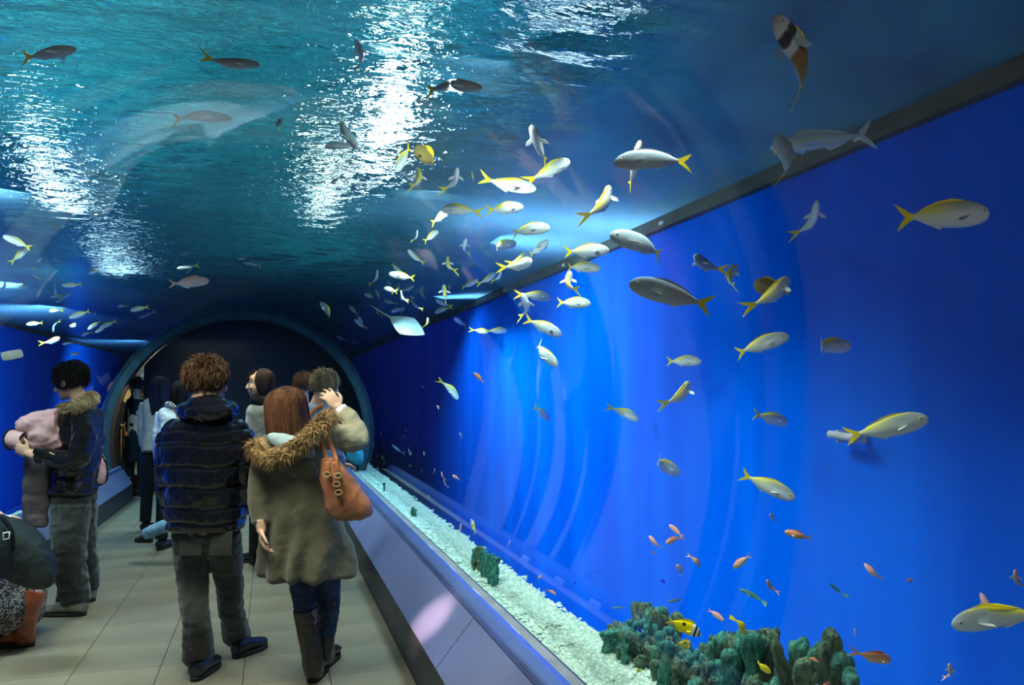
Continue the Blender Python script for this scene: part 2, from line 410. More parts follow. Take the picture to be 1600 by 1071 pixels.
# ---- hall beyond the portal
hall = empty('wall_hall'); tag(hall, kind='structure')
M_hallfloor = pmat('hall_floor', (.42, .26, .17), (.30, .18, .12), rough=.35, scale=3)
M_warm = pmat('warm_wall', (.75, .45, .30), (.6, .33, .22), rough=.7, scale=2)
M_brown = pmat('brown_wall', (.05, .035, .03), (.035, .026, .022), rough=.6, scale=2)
pipe('lining_panel', RAD + .01, Y1 + .15, 13.9, M_black, True, hall)
o = slab('hall_floor', (-1.68, Y1 + .12, -.06), (1.68, 13.8, 0), M_hallfloor); tag(o, kind='structure')
def disc_panel(name, y, xa, xb_, mat):          # an upright board cut to the pipe's round outline
    v = []; f = []; n = 30; r = RAD - .01
    for i in range(n + 1):
        x = xa + (xb_ - xa) * i / n; h = math.sqrt(max(0, r * r - x * x)); v += [(x, y, max(0, CZ - h)), (x, y, max(.01, CZ + h))]
    for i in range(n): f.append((2 * i, 2 * i + 2, 2 * i + 3, 2 * i + 1))
    return raw(name, v, f, mat, hall, smooth=False)
xb = CAMP.x + 13.15 * ray(223, 640).x / ray(223, 640).y
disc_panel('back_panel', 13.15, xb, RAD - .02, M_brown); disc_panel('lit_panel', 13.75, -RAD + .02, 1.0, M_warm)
light('shop_lamp', 'POINT', (-1.2, 13.45, 2.0), (0, 0, 0), 110, (1, .5, .25), shadow_soft_size=.06)
light('hall_warm_fill', 'AREA', (-.6, 12.8, 2.4), (-.6, 12.8, 0), 3, (1, .6, .4), shape='RECTANGLE', size=1.2, size_y=.3).visible_camera = False  # dim unseen fill added to warm the dark hall
M_post = pmat('orange_post', (.8, .3, .1), rough=.5)
for px in (189, 198):
    x = CAMP.x + 13.5 * ray(px, 700).x / ray(px, 700).y
    bm = bmesh.new(); tube(bm, [(0, 0, 0), (0, 0, .98)], .022, 10, smoothk=1); bmesh.ops.create_uvsphere(bm, u_segments=10, v_segments=6, radius=.04, matrix=Matrix.Translation((0, 0, 1.0)))
    o = obj('barrier_post', bm, M_post); o.location = (x, 13.5, 0)
    tag(o, 'orange barrier post beyond the portal, ' + ('hard against the ring' if px < 195 else 'next to the dark visitor'), 'post', 'orange barrier posts in the hall')
def hall_at(px, py, y): r = ray(px, py); return CAMP + r * (y / r.y)
P = hall_at(197, 618, 13.3); t = empty('paper_lantern', P); tag(t, 'glowing orange lantern hanging in the hall beyond the portal', 'lantern')
bm = bmesh.new(); ell(bm, (0, 0, 0), (.07, .07, .11)); obj('lamp_shade', bm, emis('lantern_glow', (1, .35, .08), 1.2), t)
bm = bmesh.new(); tube(bm, [(0, 0, .1), (0, 0, max(.15, CZ + math.sqrt(1.85 ** 2 - P.x ** 2) - P.z))], .008, 6, smoothk=1); obj('cord', bm, M_black, t)
P = hall_at(214, 588, 13.68); t = empty('lit_sign', P); tag(t, 'pale lit sign board high in the hall beyond the portal', 'sign')
bm = bmesh.new(); box(bm, (-.12, -.03, -.2), (.12, .03, .2)); obj('sign_face', bm, emis('sign_glow', (.8, .5, .42), .6), t, smooth=False)
bm = bmesh.new(); box(bm, (-.14, 0, -.22), (.14, .05, .22)); obj('sign_frame', bm, M_black, t, smooth=False)

# ---- water surface with real waves (calm over the side channels)
nx_, ny_ = 210, 860
X = np.linspace(XL + .02, XR - .02, nx_); Yv = 1.0 + 32.9 * np.linspace(0, 1, ny_) ** 1.7
XX, YY = np.meshgrid(X, Yv)
cent = 1 / (1 + np.exp((np.abs(XX - .08 + .12 * np.sin(YY * 1.7)) - 1.85) / .13))
hgt = np.zeros_like(XX)
r = np.random.default_rng(3)
for i in range(26):
    lam = r.uniform(.08, .34); ang = r.normal(0, .30) + math.pi / 2; k = 2 * math.pi / lam
    hgt += lam * .0115 * np.sin(k * (XX * math.cos(ang) + YY * math.sin(ang)) + r.uniform(0, 6.3) + .8 * np.sin(XX * 2.1 + i))
ZZ = ZS + hgt * (cent * .95 + .05)
v = np.stack([XX, YY, ZZ], -1).reshape(-1, 3)
idx = np.arange(nx_ * ny_).reshape(ny_, nx_)
q = np.stack([idx[:-1, :-1], idx[1:, :-1], idx[1:, 1:], idx[:-1, 1:]], -1).reshape(-1, 4)   # faces look down
me = bpy.data.meshes.new('water_surface'); me.from_pydata(v.tolist(), [], q.tolist())
me.polygons.foreach_set('use_smooth', [True] * len(me.polygons))
at_ = me.attributes.new('ripple', 'FLOAT', 'POINT'); at_.data.foreach_set('value', cent.ravel().astype(np.float32))
o = link('water_surface', me, M_surf); tag(o, 'rippled water surface glittering under the tank lamps', kind='structure')
# ---- hall roof over the water with its lamps
M_teal = pmat('roof_over_water', (.07, .36, .42), (.002, .02, .05), rough=.9, scale=1.1, detail=2.)  # bright and dark patches painted into the colour to give the ripples contrast
o = slab('ceiling', (-13, -2, 7.2), (14, 46, 7.3), M_teal); tag(o, kind='structure')
def high_lamp(x, y, z, sx, sy, power, col, lab):
    t = empty('flood_lamp', (x, y, z)); tag(t, lab, 'lamp')
    bm = bmesh.new(); box(bm, (-sx / 2, -sy / 2, .03), (sx / 2, sy / 2, .2), bev=.02); obj('housing', bm, M_white, t, smooth=False)
    bm = bmesh.new(); box(bm, (-sx / 2 + .03, -sy / 2 + .03, 0), (sx / 2 - .03, sy / 2 - .03, .03)); obj('diffuser', bm, emis('flood_glow', col, power), t, smooth=False)
    bm = bmesh.new(); tube(bm, [(0, 0, .2), (0, 0, 7.2 - z)], .02, 6, smoothk=1); obj('stem', bm, M_black, t)
def hid(o): o.visible_camera = o.visible_glossy = o.visible_transmission = False
# positions found from where the streaks stand: surface point + steep refracted ray
def lamp_at(px, py, hgt, sx, sy, power, col, lab):
    d = ray(px, py).normalized(); P = CAMP + d * ((ZS - CAMP.z) / d.z)
    h = Vector((d.x, d.y)) / 1.33; e = Vector((h.x, h.y, math.sqrt(max(0, 1 - h.length_squared))))
    Q = P + e * (hgt / e.z); high_lamp(Q.x, Q.y, Q.z, sx, sy, power, col, lab)
lamp_at(602, 225, 2.2, .20, 1.9, 32, (1, .98, .95), 'brightest flood lamp over the water, making the widest white streak')
lamp_at(508, 320, 2.2, .20, 1.7, 12, (1, .9, .72), 'warm flood lamp over the water beside the brightest streak')
lamp_at(95, 310, 2.2, .2, 1.2, 24, (1, .98, .9), 'flood lamp over the water above the man in leather jacket')
lamp_at(190, 425, 2.2, .5, .8, 10, (.95, 1, .95), 'small flood lamp over the water past the pale reflection')
lamp_at(900, 5, 2.2, .7, .3, 4, (.75, .88, 1), 'cool flood lamp over the water making the topmost shimmer')
lamp_at(640, 10, 2.2, .4, .3, 3.5, (.7, 1, .95), 'teal flood lamp over the water at the top of the ripples')
# unseen washes added to brighten the roof and the calm side channels
for x, y, z, tx, ty, tz, p, c in ((-1.5, 9, 5.4, -1.5, 9, 7, 130, (.4, 1, .85)), (1.0, 14, 5.4, 1, 14, 7, 70, (.4, 1, .8)), (-3.5, 16, 5.4, -3, 16, 7, 60, (.45, .9, 1)), (1.5, 7, 5.5, 1.5, 7, 7, 110, (.5, .95, 1))):
    hid(light('roof_wash', 'AREA', (x, y, z), (tx, ty, tz), p, c, shape='RECTANGLE', size=.4, size_y=.4))
hid(light('channel_wash', 'AREA', (3.35, 6.6, 3.65), (3.3, 6.6, 3), 150, (.7, .93, 1), shape='RECTANGLE', size=.3, size_y=5))
hid(light('channel_wash', 'AREA', (-4.4, 12.0, 3.9), (-4.4, 12.0, 3), 150, (.7, .93, 1), shape='RECTANGLE', size=.3, size_y=5))
# ================================================================== sand, stones, corals
def sand_bed(name, s, lab):
    t = empty(name); tag(t, lab, kind='structure')
    ys = np.arange(Y0, Y2, .06); us = np.linspace(0, 1, 26); v = []
    for y in ys:
        g_ = 0 if s < 0 else max(0, min(1, (y - .9) / .5)) * max(0, min(1, (4.05 - y) / .35))      # the bank widens under the broad coral
        ed = 2.0 + (.1 if s < 0 else 0) + .05 * noise.noise(Vector((y * 2.2, s, 0)))
        for u in us:
            if u < .5:
                k = u / .5; x = 1.56 + k * (ed - 1.56 + .03 * noise.noise(Vector((y * 9, s, 0))))
                z = .285 + .03 * k + .022 * noise.noise(Vector((x * 6, y * 6, s))) + .012 * noise.noise(Vector((x * 19, y * 19, s)))
            elif u < .75:
                k = (u - .5) / .25; x = ed + k * (.12 + .48 * g_); z = .315 - k * (.25 + .02 * g_) + .02 * noise.noise(Vector((x * 6, y * 6, s)))
            else:
                k = (u - .75) / .25; x = ed + .12 + .48 * g_ + k * .75; z = .05 - 2.46 * k ** .8
            v.append((s * x, y, z))
    n = len(us); f = [(j * n + i, j * n + i + 1, (j + 1) * n + i + 1, (j + 1) * n + i) for j in range(len(ys) - 1) for i in range(n - 1)]
    if s < 0: f = [q[::-1] for q in f]
    raw('sand_surface', v, f, M_sand, t)
    r = random.Random(5 + s); v = []; f = []
    for k in range(9000 if s > 0 else 2500):
        y = 1.5 + 12 * r.random() ** 1.4; x = 1.62 + .40 * r.random() ** .8; sz = r.uniform(.004, .013)
        z = .30 + .035 * noise.noise(Vector((x * 6, y * 6, s)))
        a = r.random() * 6.28; c, q = math.cos(a) * sz * 1.8, math.sin(a) * sz * 1.8; b = len(v)
        v += [(s * x - c, y - q, z), (s * x + q * .5, y - c * .5, z), (s * x + c, y + q, z + sz * .3), (s * x - q * .5, y + c * .5, z), (s * x, y, z + sz * 1.1)]
        f += [(b, b + 1, b + 4), (b + 1, b + 2, b + 4), (b + 2, b + 3, b + 4), (b + 3, b, b + 4)]
    o = raw('coral_gravel', v, f, M_chip, t, smooth=False); o['kind'] = 'stuff'
    return t
M_chip = pmat('coral_chip', (.72, .78, .66), (.36, .50, .40), rough=.9, scale=30)
sand_bed('ground_sand', 1, 'white coral sand bank behind the blue rail'); sand_bed('ground_sand', -1, 'white coral sand bank behind the man in leather jacket')

M_cor = pmat('green_coral', (.14, .46, .34), (.015, .12, .11), rough=.8, scale=11, bump=.9, bscale=45, detail=6)
M_cor2 = pmat('brown_coral', (.24, .34, .2), (.03, .08, .06), rough=.8, scale=12, bump=.9, bscale=45, detail=6)
M_tip = pmat('pale_coral_tip', (.36, .52, .36), (.14, .32, .24), rough=.8, scale=20, bump=.6)
def lobe_mesh(seed):
    """a knobbly, flattened finger of coral with side knobs, pale rims at its tips"""
    r = random.Random(seed); bm = bmesh.new()
    h = 1.0; pts = [(0, 0, -.05)]; rad = [.12]
    x = y = 0
    for k in range(5):
        x += r.uniform(-.05, .05); y += r.uniform(-.03, .03); pts.append((x, y, h * (k + 1) / 5)); rad.append(r.uniform(.14, .24) * (1 - .12 * (k == 4)))
    tube(bm, pts, rad, 12, flat=.55, smoothk=3)
    ell(bm, (x, y, h), (.21, .13, .09), seg=10, ring=8); ell(bm, (x + .12, y, h - .05), (.10, .09, .08), seg=8, ring=6); tips = [(x, y, h + .03), (x + .14, y, h)]
    for k in range(r.randint(3, 6)):
        z = r.uniform(.35, .9); a = r.choice((0, math.pi)) + r.uniform(-.8, .8); l = r.uniform(.12, .24)
        p = (math.cos(a) * .1, math.sin(a) * .06, z); q = (math.cos(a) * (.1 + l * .6), math.sin(a) * (.06 + l * .4), z + l)
        tube(bm, [p, ((p[0] + q[0]) / 2, (p[1] + q[1]) / 2, (p[2] + q[2]) / 2 - .02), q], [.06, .085, .08], 8, flat=.7, smoothk=2); tips.append(q)
    for k in range(16):                     # small knobs
        z = r.uniform(.15, 1.0); i = min(int(z * 5), 4); c0 = Vector(pts[i]).lerp(Vector(pts[i + 1]), z * 5 - i); a = r.uniform(0, 6.28)
        ell(bm, c0 + Vector((math.cos(a) * .17, math.sin(a) * .10, r.uniform(-.02, .05))), (r.uniform(.04, .075), r.uniform(.035, .06), r.uniform(.03, .06)), seg=8, ring=6)
    o = fuse('lobe', bm, .028, None, None, it=1, disp=lambda co, no: .018 * snoise(co, 14, seed))
    me = o.data; bpy.data.objects.remove(o)
    for f in me.polygons: f.material_index = 1 if any((f.center - Vector(t)).length < .10 for t in tips) else 0
    return me
LOBES = []
for i in range(7):
    me = lobe_mesh(i); me.materials.clear(); me.materials.append(M_cor if i % 3 else M_cor2); me.materials.append(M_tip); LOBES.append(me)
def coral(lab, spots, seed=0):
    """spots: (x, y, z_base, height, width)"""
    if not spots: print('EMPTY CORAL', lab); return
    c = spots[0]; t = empty('coral_head', (c[0], c[1], c[2])); tag(t, lab, 'coral'); r = random.Random(seed)
    for (x, y, z, h, w) in spots:
        o = bpy.data.objects.new('lobe', r.choice(LOBES)); COL.objects.link(o); o.parent = t
        o.location = (x - c[0], y - c[1], z - c[2]); o.scale = (w * 2.6, w * 2.6, h); o.rotation_euler = (r.uniform(-.16, .16), r.uniform(-.16, .16), r.uniform(0, 6.28))
    return t
def coral_px(lab, xa, xb, tops, base, d_of, n, w, seed):
    """a clump whose crest follows photograph points (tops: px,py); d_of(px) = distance"""
    r = random.Random(seed); sp = []
    for k in range(n):
        px = xa + (xb - xa) * (k + r.random()) / n
        ty = np.interp(px, [a for a, b in tops], [b for a, b in tops]) + abs(r.gauss(0, 1)) * 16
        d = d_of(px) + r.uniform(-.04, .20 if n > 40 else .03); P = at(px, ty, d)
        z = base; hh = P.z - z
        if hh < .03: continue
        sp.append((P.x, P.y, z, hh, w * r.uniform(.7, 1.25) * min(1, .5 + hh)))
    for k in range(n if n > 40 else n // 2):          # shorter lobes in front, down to the bank's near edge
        px = xa + (xb - xa) * r.random() ** (1.5 if n > 40 else 1); ty = np.interp(px, [a for a, b in tops], [b for a, b in tops])
        if n > 40:
            X_ = r.uniform(1.95, 2.24); d = dX(X_)(px); P = at(px, 1000, d); P.z = .30 + r.uniform(.0, .16) - (X_ - 1.95) * .3; P2 = at(px, ty + 26, d); z0 = .25 - (X_ - 1.95) * .5
            if P.z > P2.z: P.z = P2.z
            if P.z - z0 < .05: continue
            sp.append((P.x, P.y, z0, P.z - z0 + .04, w * r.uniform(.6, .95)))
        else:
            d = d_of(px) - r.uniform(.04, .12); P = at(px, ty + r.uniform(20, 90), d)
            if P.z - base > .05 and math.hypot(P.x, P.z - CZ) > RAD + .05: sp.append((P.x, P.y, base, P.z - base, w * r.uniform(.7, 1.1)))
    return coral(lab, sp, seed)
def dX(xp):                         # distance at which a pixel column's low sight line crosses world X = xp
    return lambda px: (xp - CAMP.x) / ray(px, 1000).x
coral_px('broad green finger coral with the two yellow striped-faced fish over it', 950, 1198, [(945, 982), (955, 974), (985, 968), (1000, 948), (1020, 953), (1040, 950), (1050, 985), (1062, 1018), (1092, 1020), (1110, 1004), (1128, 994), (1145, 1001), (1165, 994), (1185, 997), (1198, 1008)], .06, dX(2.27), 130, .072, 1)
coral_px('dark green coral pillar with orange fish against it, past the broad coral', 1258, 1280, [(1258, 1000), (1268, 997), (1282, 1015)], .08, dX(2.27), 9, .075, 2)
coral_px('low rounded dark green coral at the foot of the pillar', 1286, 1322, [(1286, 1030), (1305, 1040), (1322, 1058)], .08, dX(2.3), 9, .095, 3)
coral_px('low dark coral clump between the broad coral and the pillar', 1216, 1252, [(1216, 1062), (1235, 1046), (1252, 1058)], .08, dX(2.3), 8, .075, 4)
coral_px('leafy dark green coral clump halfway along the sand bank', 738, 772, [(736, 862), (745, 856), (760, 858), (772, 872)], .28, dX(1.8), 18, .07, 5)
coral_px('small dark coral tuft on the sand bank nearest the bag', 590, 602, [(590, 748), (602, 750)], .29, dX(1.81), 6, .05, 6)
coral_px('small green coral tuft on the sand between the bag and the leafy clump', 639, 651, [(639, 796), (650, 792)], .28, dX(1.8), 6, .05, 7)

# ================================================================== fish
def fish_mats(name, fn, rough=.35, spec=.5, metal=0.):
    """fn(nt, x, z, noise) -> colour socket; x, z are the body's own lengthwise and upright coordinates"""
    m, nt, out = new_mat(name); L = nt.links.new; b = N(nt, 'ShaderNodeBsdfPrincipled', Roughness=rough, Metallic=metal); b.inputs['Specular IOR Level'].default_value = spec
    tc = N(nt, 'ShaderNodeTexCoord'); sx = N(nt, 'ShaderNodeSeparateXYZ'); L(tc.outputs['Object'], sx.inputs[0])
    n = N(nt, 'ShaderNodeTexNoise', Scale=14.); L(tc.outputs['Object'], n.inputs['Vector'])
    L(fn(nt, sx.outputs[0], sx.outputs[2], n.outputs[0]), b.inputs['Base Color']); L(b.outputs[0], out.inputs[0]); return m
def rmp(nt, v, lo, hi, stops, nz=None, amt=.0):
    mr = N(nt, 'ShaderNodeMapRange'); mr.inputs['From Min'].default_value = lo; mr.inputs['From Max'].default_value = hi; nt.links.new(v, mr.inputs[0]); s = mr.outputs[0]
    if nz is not None:
        ma = N(nt, 'ShaderNodeMath', operation='MULTIPLY_ADD'); ma.inputs[1].default_value = amt; nt.links.new(nz, ma.inputs[0]); nt.links.new(s, ma.inputs[2])
        sb = N(nt, 'ShaderNodeMath', operation='SUBTRACT'); sb.inputs[1].default_value = amt / 2; nt.links.new(ma.outputs[0], sb.inputs[0]); s = sb.outputs[0]
    return ramp(nt, s, stops).outputs[0]
def mixc(nt, f, a, b):
    m = N(nt, 'ShaderNodeMix', data_type='RGBA'); nt.links.new(f, m.inputs[0]); nt.links.new(a, m.inputs[6]); nt.links.new(b, m.inputs[7]); return m.outputs[2]
def silver(nt, x, z, n):
    side = rmp(nt, z, -.13, .13, [(0, (.86, .93, .90)), (.55, (.72, .80, .78)), (.78, (.42, .50, .50)), (.93, (.36, .40, .28)), (1, (.62, .60, .12))], n, .12)
    yb = rmp(nt, z, -.13, .13, [(0, (.86, .93, .90)), (.50, (.74, .80, .66)), (.62, (.85, .80, .10)), (1, (.90, .80, .05))])
    return mixc(nt, rmp(nt, x, -.42, .12, [(0, (1, 1, 1)), (.45, (.9, .9, .9)), (1, (0, 0, 0))]), side, yb)
M_silver = fish_mats('silver_scales', silver, .3)
def plain(c1, c2):
    return lambda nt, x, z, n: rmp(nt, z, -.15, .15, [(0, c1), (1, c2)], n, .3)
M_yel = fish_mats('yellow_fin', plain((.95, .78, .03), (.92, .72, .02)), .45)
M_pale = fish_mats('pale_fin', plain((.75, .8, .72), (.7, .75, .7)), .5)
M_anth = fish_mats('orange_scales', plain((1, .62, .42), (.85, .26, .10)), .5)
M_pink = fish_mats('pink_scales', plain((1, .70, .58), (.8, .33, .28)), .5)
M_wras = fish_mats('green_scales', plain((.18, .42, .32), (.05, .16, .13)), .5)
M_dams = fish_mats('blue_scales', plain((.02, .03, .85), (.03, .01, .6)), .5)
M_grey = fish_mats('backlit_grey_scales', plain((.55, .64, .66), (.18, .26, .32)), .4)  # darker copy of the silver for backlit fish: shade put into the colour
M_long = fish_mats('teal_grey_scales', plain((.60, .80, .80), (.30, .50, .55)), .4)
M_brow = fish_mats('brown_scales', plain((.45, .33, .10), (.22, .17, .05)), .5)
def fox(nt, x, z, n):
    face = rmp(nt, x, .22, .5, [(0, (.9, .9, .85)), (.22, (.9, .9, .85)), (.26, (.01, .01, .02)), (.42, (.01, .01, .02)), (.46, (.9, .9, .9)), (.62, (.9, .9, .9)), (.68, (.02, .02, .03)), (.8, (.02, .02, .03)), (.86, (.9, .9, .85))])
    c = mixc(nt, rmp(nt, x, .19, .23, [(0, (0, 0, 0)), (1, (1, 1, 1))]), rmp(nt, z, -.2, .2, [(0, (.95, .72, .02)), (1, (.95, .78, .0))]), face)
    dx = N(nt, 'ShaderNodeMath', operation='SUBTRACT'); dx.inputs[1].default_value = -.02; nt.links.new(x, dx.inputs[0])
    dz = N(nt, 'ShaderNodeMath', operation='SUBTRACT'); dz.inputs[1].default_value = .08; nt.links.new(z, dz.inputs[0])
    cc = N(nt, 'ShaderNodeCombineXYZ'); nt.links.new(dx.outputs[0], cc.inputs[0]); nt.links.new(dz.outputs[0], cc.inputs[2])
    ln = N(nt, 'ShaderNodeVectorMath', operation='LENGTH'); nt.links.new(cc.outputs[0], ln.inputs[0])
    dk = N(nt, 'ShaderNodeRGB'); dk.outputs[0].default_value = (.06, .02, .005, 1)
    return mixc(nt, rmp(nt, ln.outputs['Value'], .0, .08, [(.55, (1, 1, 1)), (.7, (0, 0, 0))], n, .3), c, dk.outputs[0])
M_fox = fish_mats('striped_face_yellow', fox, .5)
def banded(nt, x, z, n):
    return rmp(nt, x, -.42, .5, [(0, (.95, .62, .02)), (.16, (.95, .6, .02)), (.22, (.55, .30, .02)), (.42, (.34, .18, .02)), (.56, (.24, .12, .02)), (.60, (.5, .6, .6)), (.68, (.5, .62, .62)), (.71, (.02, .015, .015)), (.80, (.02, .015, .02)), (.84, (.55, .6, .62)), (1, (.2, .2, .25))], n, .06)
M_band = fish_mats('banded_yellow_brown', banded, .5)
M_eyew = pmat('fish_eye_ring', (.75, .72, .5), rough=.2, coat=1); M_eyeb = pmat('fish_pupil', (.01, .01, .012), rough=.1, coat=1)

def fish_proto(kind, bend):
    """returns list of (part name, mesh, material); nose at x=.5, tail tips at x=-.5"""
    P = dict(slim=(.098, .088, .055, 'fork', .03), silver=(.142, .130, .066, 'fork', 0.035), anthias=(.15, .13, .07, 'fork', .08), wrasse=(.075, .07, .05, 'fan', .04), damsel=(.17, .16, .07, 'fork', .08),
             fox=(.185, .165, .06, 'fork', .11), long=(.075, .07, .055, 'fork', .07), band=(.17, .15, .06, 'fan', .08), tang=(.2, .19, .05, 'fan', .08))[kind]
    ht, hb, wd_, tail, fh = P
    prof = [(.5, .03, -.02), (.485, .25, .35), (.44, .55, .62), (.36, .82, .85), (.26, .97, .98), (.14, 1, 1), (.0, .9, .93), (-.12, .70, .74), (-.22, .45, .48), (-.29, .25, .27), (-.33, .17, .18)]
    if kind == 'fox': prof[0] = (.5, -.05, .18); prof[1] = (.47, .12, .34); prof[2] = (.42, .3, .5)
    if kind == 'long': prof = [(.5, .05, .05), (.46, .45, .5), (.38, .8, .8), (.25, 1, 1), (.1, 1, 1), (-.05, .85, .9), (-.18, .6, .65), (-.3, .3, .3), (-.38, .16, .18)]
    def cx(x): return bend * (min(0, x - .1)) ** 2 * 2.2
    bm = bmesh.new(); q = catmull(prof, 2); rings = []; S = 12
    for (x, t, b) in q:
        zt, zb = t * ht, -b * hb; cz, rz = (zt + zb) / 2, max((zt - zb) / 2, .004); ry = wd_ * max(.12, min(1, (t + b) / 2)) ** .9
        if x > .48: ry *= .5
        rings.append([bm.verts.new((x, cx(x) + ry * math.sin(a), cz + rz * math.cos(a))) for a in (2 * math.pi * i / S for i in range(S))])
    for a, b in zip(rings, rings[1:]):
        for i in range(S): bm.faces.new((a[i], a[(i + 1) % S], b[(i + 1) % S], b[i]))
    bm.faces.new(rings[0][::-1]); bm.faces.new(rings[-1])
    parts = [('body', bm)]
    def fin(pts, th=.004):
        bm = bmesh.new(); A = []; B = []
        for p in pts:
            k = cx(p[0]) if len(p) == 2 else 0
            if len(p) == 2: A.append(bm.verts.new((p[0], k + th, p[1]))); B.append(bm.verts.new((p[0], k - th, p[1])))
            else: A.append(bm.verts.new((p[0], p[1], p[2] + th))); B.append(bm.verts.new((p[0], p[1], p[2] - th)))
        n = len(pts)
        if n == 11:                      # forked tail: split along its middle so both lobes stay sharp
            for W_ in (A, B):
                bm.faces.new(W_[:6] + [W_[10]]); bm.faces.new([W_[10]] + W_[5:10])
        else: bm.faces.new(A); bm.faces.new(B[::-1])
        for i in range(n): bm.faces.new((A[i], B[i], B[(i + 1) % n], A[(i + 1) % n]))
        bmesh.ops.triangulate(bm, faces=bm.faces[:]); return bm
    e = -.31 if kind != 'long' else -.36
    if tail == 'fork': tp = [(e, .024), (-.37, .05), (-.43, .092), (-.5, .135), (-.455, .06), (-.40, .0), (-.455, -.06), (-.5, -.135), (-.43, -.092), (-.37, -.05), (e, -.024)]
    else: tp = [(e, .025), (-.38, .06), (-.46, .09), (-.5, .085), (-.49, 0), (-.5, -.085), (-.46, -.09), (-.38, -.06), (e, -.025)]
    parts.append(('tail_fin', fin(tp)))
    d0 = ht * .9
    parts.append(('dorsal_fin', fin([(.28, d0 * .9), (.22, d0 + fh * .55), (.1, ht + fh * .6), (-.04, ht * .9 + fh * .4), (-.16, ht * .62 + fh * .35), (-.24, ht * .42 + fh * .15), (-.24, ht * .25), (-.05, ht * .7), (.14, ht * .9)])))
    parts.append(('anal_fin', fin([(-.0, -hb * .8), (-.05, -hb * .95 - fh * .4), (-.16, -hb * .6 - fh * .35), (-.24, -hb * .4 - fh * .1), (-.22, -hb * .3), (-.1, -hb * .6)])))
    for s in (1, -1):
        parts.append(('pectoral_fin', fin([(.24, s * wd_ * .85, -.02), (.16, s * (wd_ + .10), -.035), (.09, s * (wd_ + .13), -.05), (.10, s * (wd_ + .05), -.04), (.17, s * wd_ * .8, -.03)])))
    return parts
BODY = dict(silver=(M_silver, M_yel, M_yel, M_pale), anthias=(M_anth, M_anth, M_anth, M_pale), pink=(M_pink, M_anth, M_pink, M_pale), wrasse=(M_wras, M_wras, M_wras, M_wras), damsel=(M_dams, M_dams, M_dams, M_dams),
            fox=(M_fox, M_yel, M_yel, M_yel), long=(M_long, M_long, M_long, M_long), band=(M_band, M_yel, M_yel, M_grey), tang=(M_yel, M_yel, M_yel, M_yel), brown=(M_brow, M_yel, M_yel, M_brow), grey=(M_grey, M_yel, M_grey, M_pale), dim=(M_grey, M_yel, M_grey, M_pale))
SHAPE = dict(pink='anthias', brown='tang', grey='silver', dim='slim')
CACHE = {}
def get_parts(kind, bi):
    key = (kind, bi)
    if key not in CACHE:
        mats = BODY[kind]; L_ = []
        for nm, bm in fish_proto(SHAPE.get(kind, kind), (-.5, 0, .5)[bi]):
            bmesh.ops.recalc_face_normals(bm, faces=bm.faces[:]); me = bpy.data.meshes.new(nm); bm.to_mesh(me); bm.free()
            if nm == 'body': me.polygons.foreach_set('use_smooth', [True] * len(me.polygons))
            me.materials.append({'body': mats[0], 'tail_fin': mats[1], 'dorsal_fin': mats[2], 'anal_fin': mats[3], 'pectoral_fin': mats[3]}[nm]); L_.append((nm, me))
        k2 = SHAPE.get(kind, kind); w = dict(slim=.038, silver=.045, anthias=.052, wrasse=.036, damsel=.05, fox=.036, long=.04, band=.036, tang=.034)[k2]
        for s in (1, -1):
            bm = bmesh.new(); ell(bm, (.405, s * w, .022), (.020, .010, .020), seg=10, ring=6); n1 = len(bm.faces)
            ell(bm, (.407, s * (w + .006), .022), (.011, .007, .011), seg=8, ring=6)
            for i, f in enumerate(bm.faces): f.material_index = 0 if i < n1 else 1; f.smooth = True
            me = bpy.data.meshes.new('eye'); bm.to_mesh(me); bm.free(); me.materials.append(M_eyew); me.materials.append(M_eyeb); L_.append(('eye', me))
        CACHE[key] = L_
    return CACHE[key]
def wet(P, m=.1):
    return math.hypot(P.x, P.z - CZ) > RAD + m and P.z < ZS - m * .9 and XL + .15 < P.x < XR - .12 and P.y < 23.5 and P.z > -2.2 and True
FN = dict(dim='yellowtail_fish', silver='yellowtail_fish', grey='yellowtail_fish', anthias='orange_fish', pink='orange_fish', wrasse='green_fish', damsel='blue_fish', fox='rabbit_fish', long='long_fish', band='butterfly_fish', tang='yellow_fish', brown='yellow_fish')
LEN = dict(dim=.31, silver=.31, grey=.31, anthias=.11, pink=.10, wrasse=.15, damsel=.07, fox=.20, long=.6, band=.30, tang=.18, brown=.24)
nf = [0]
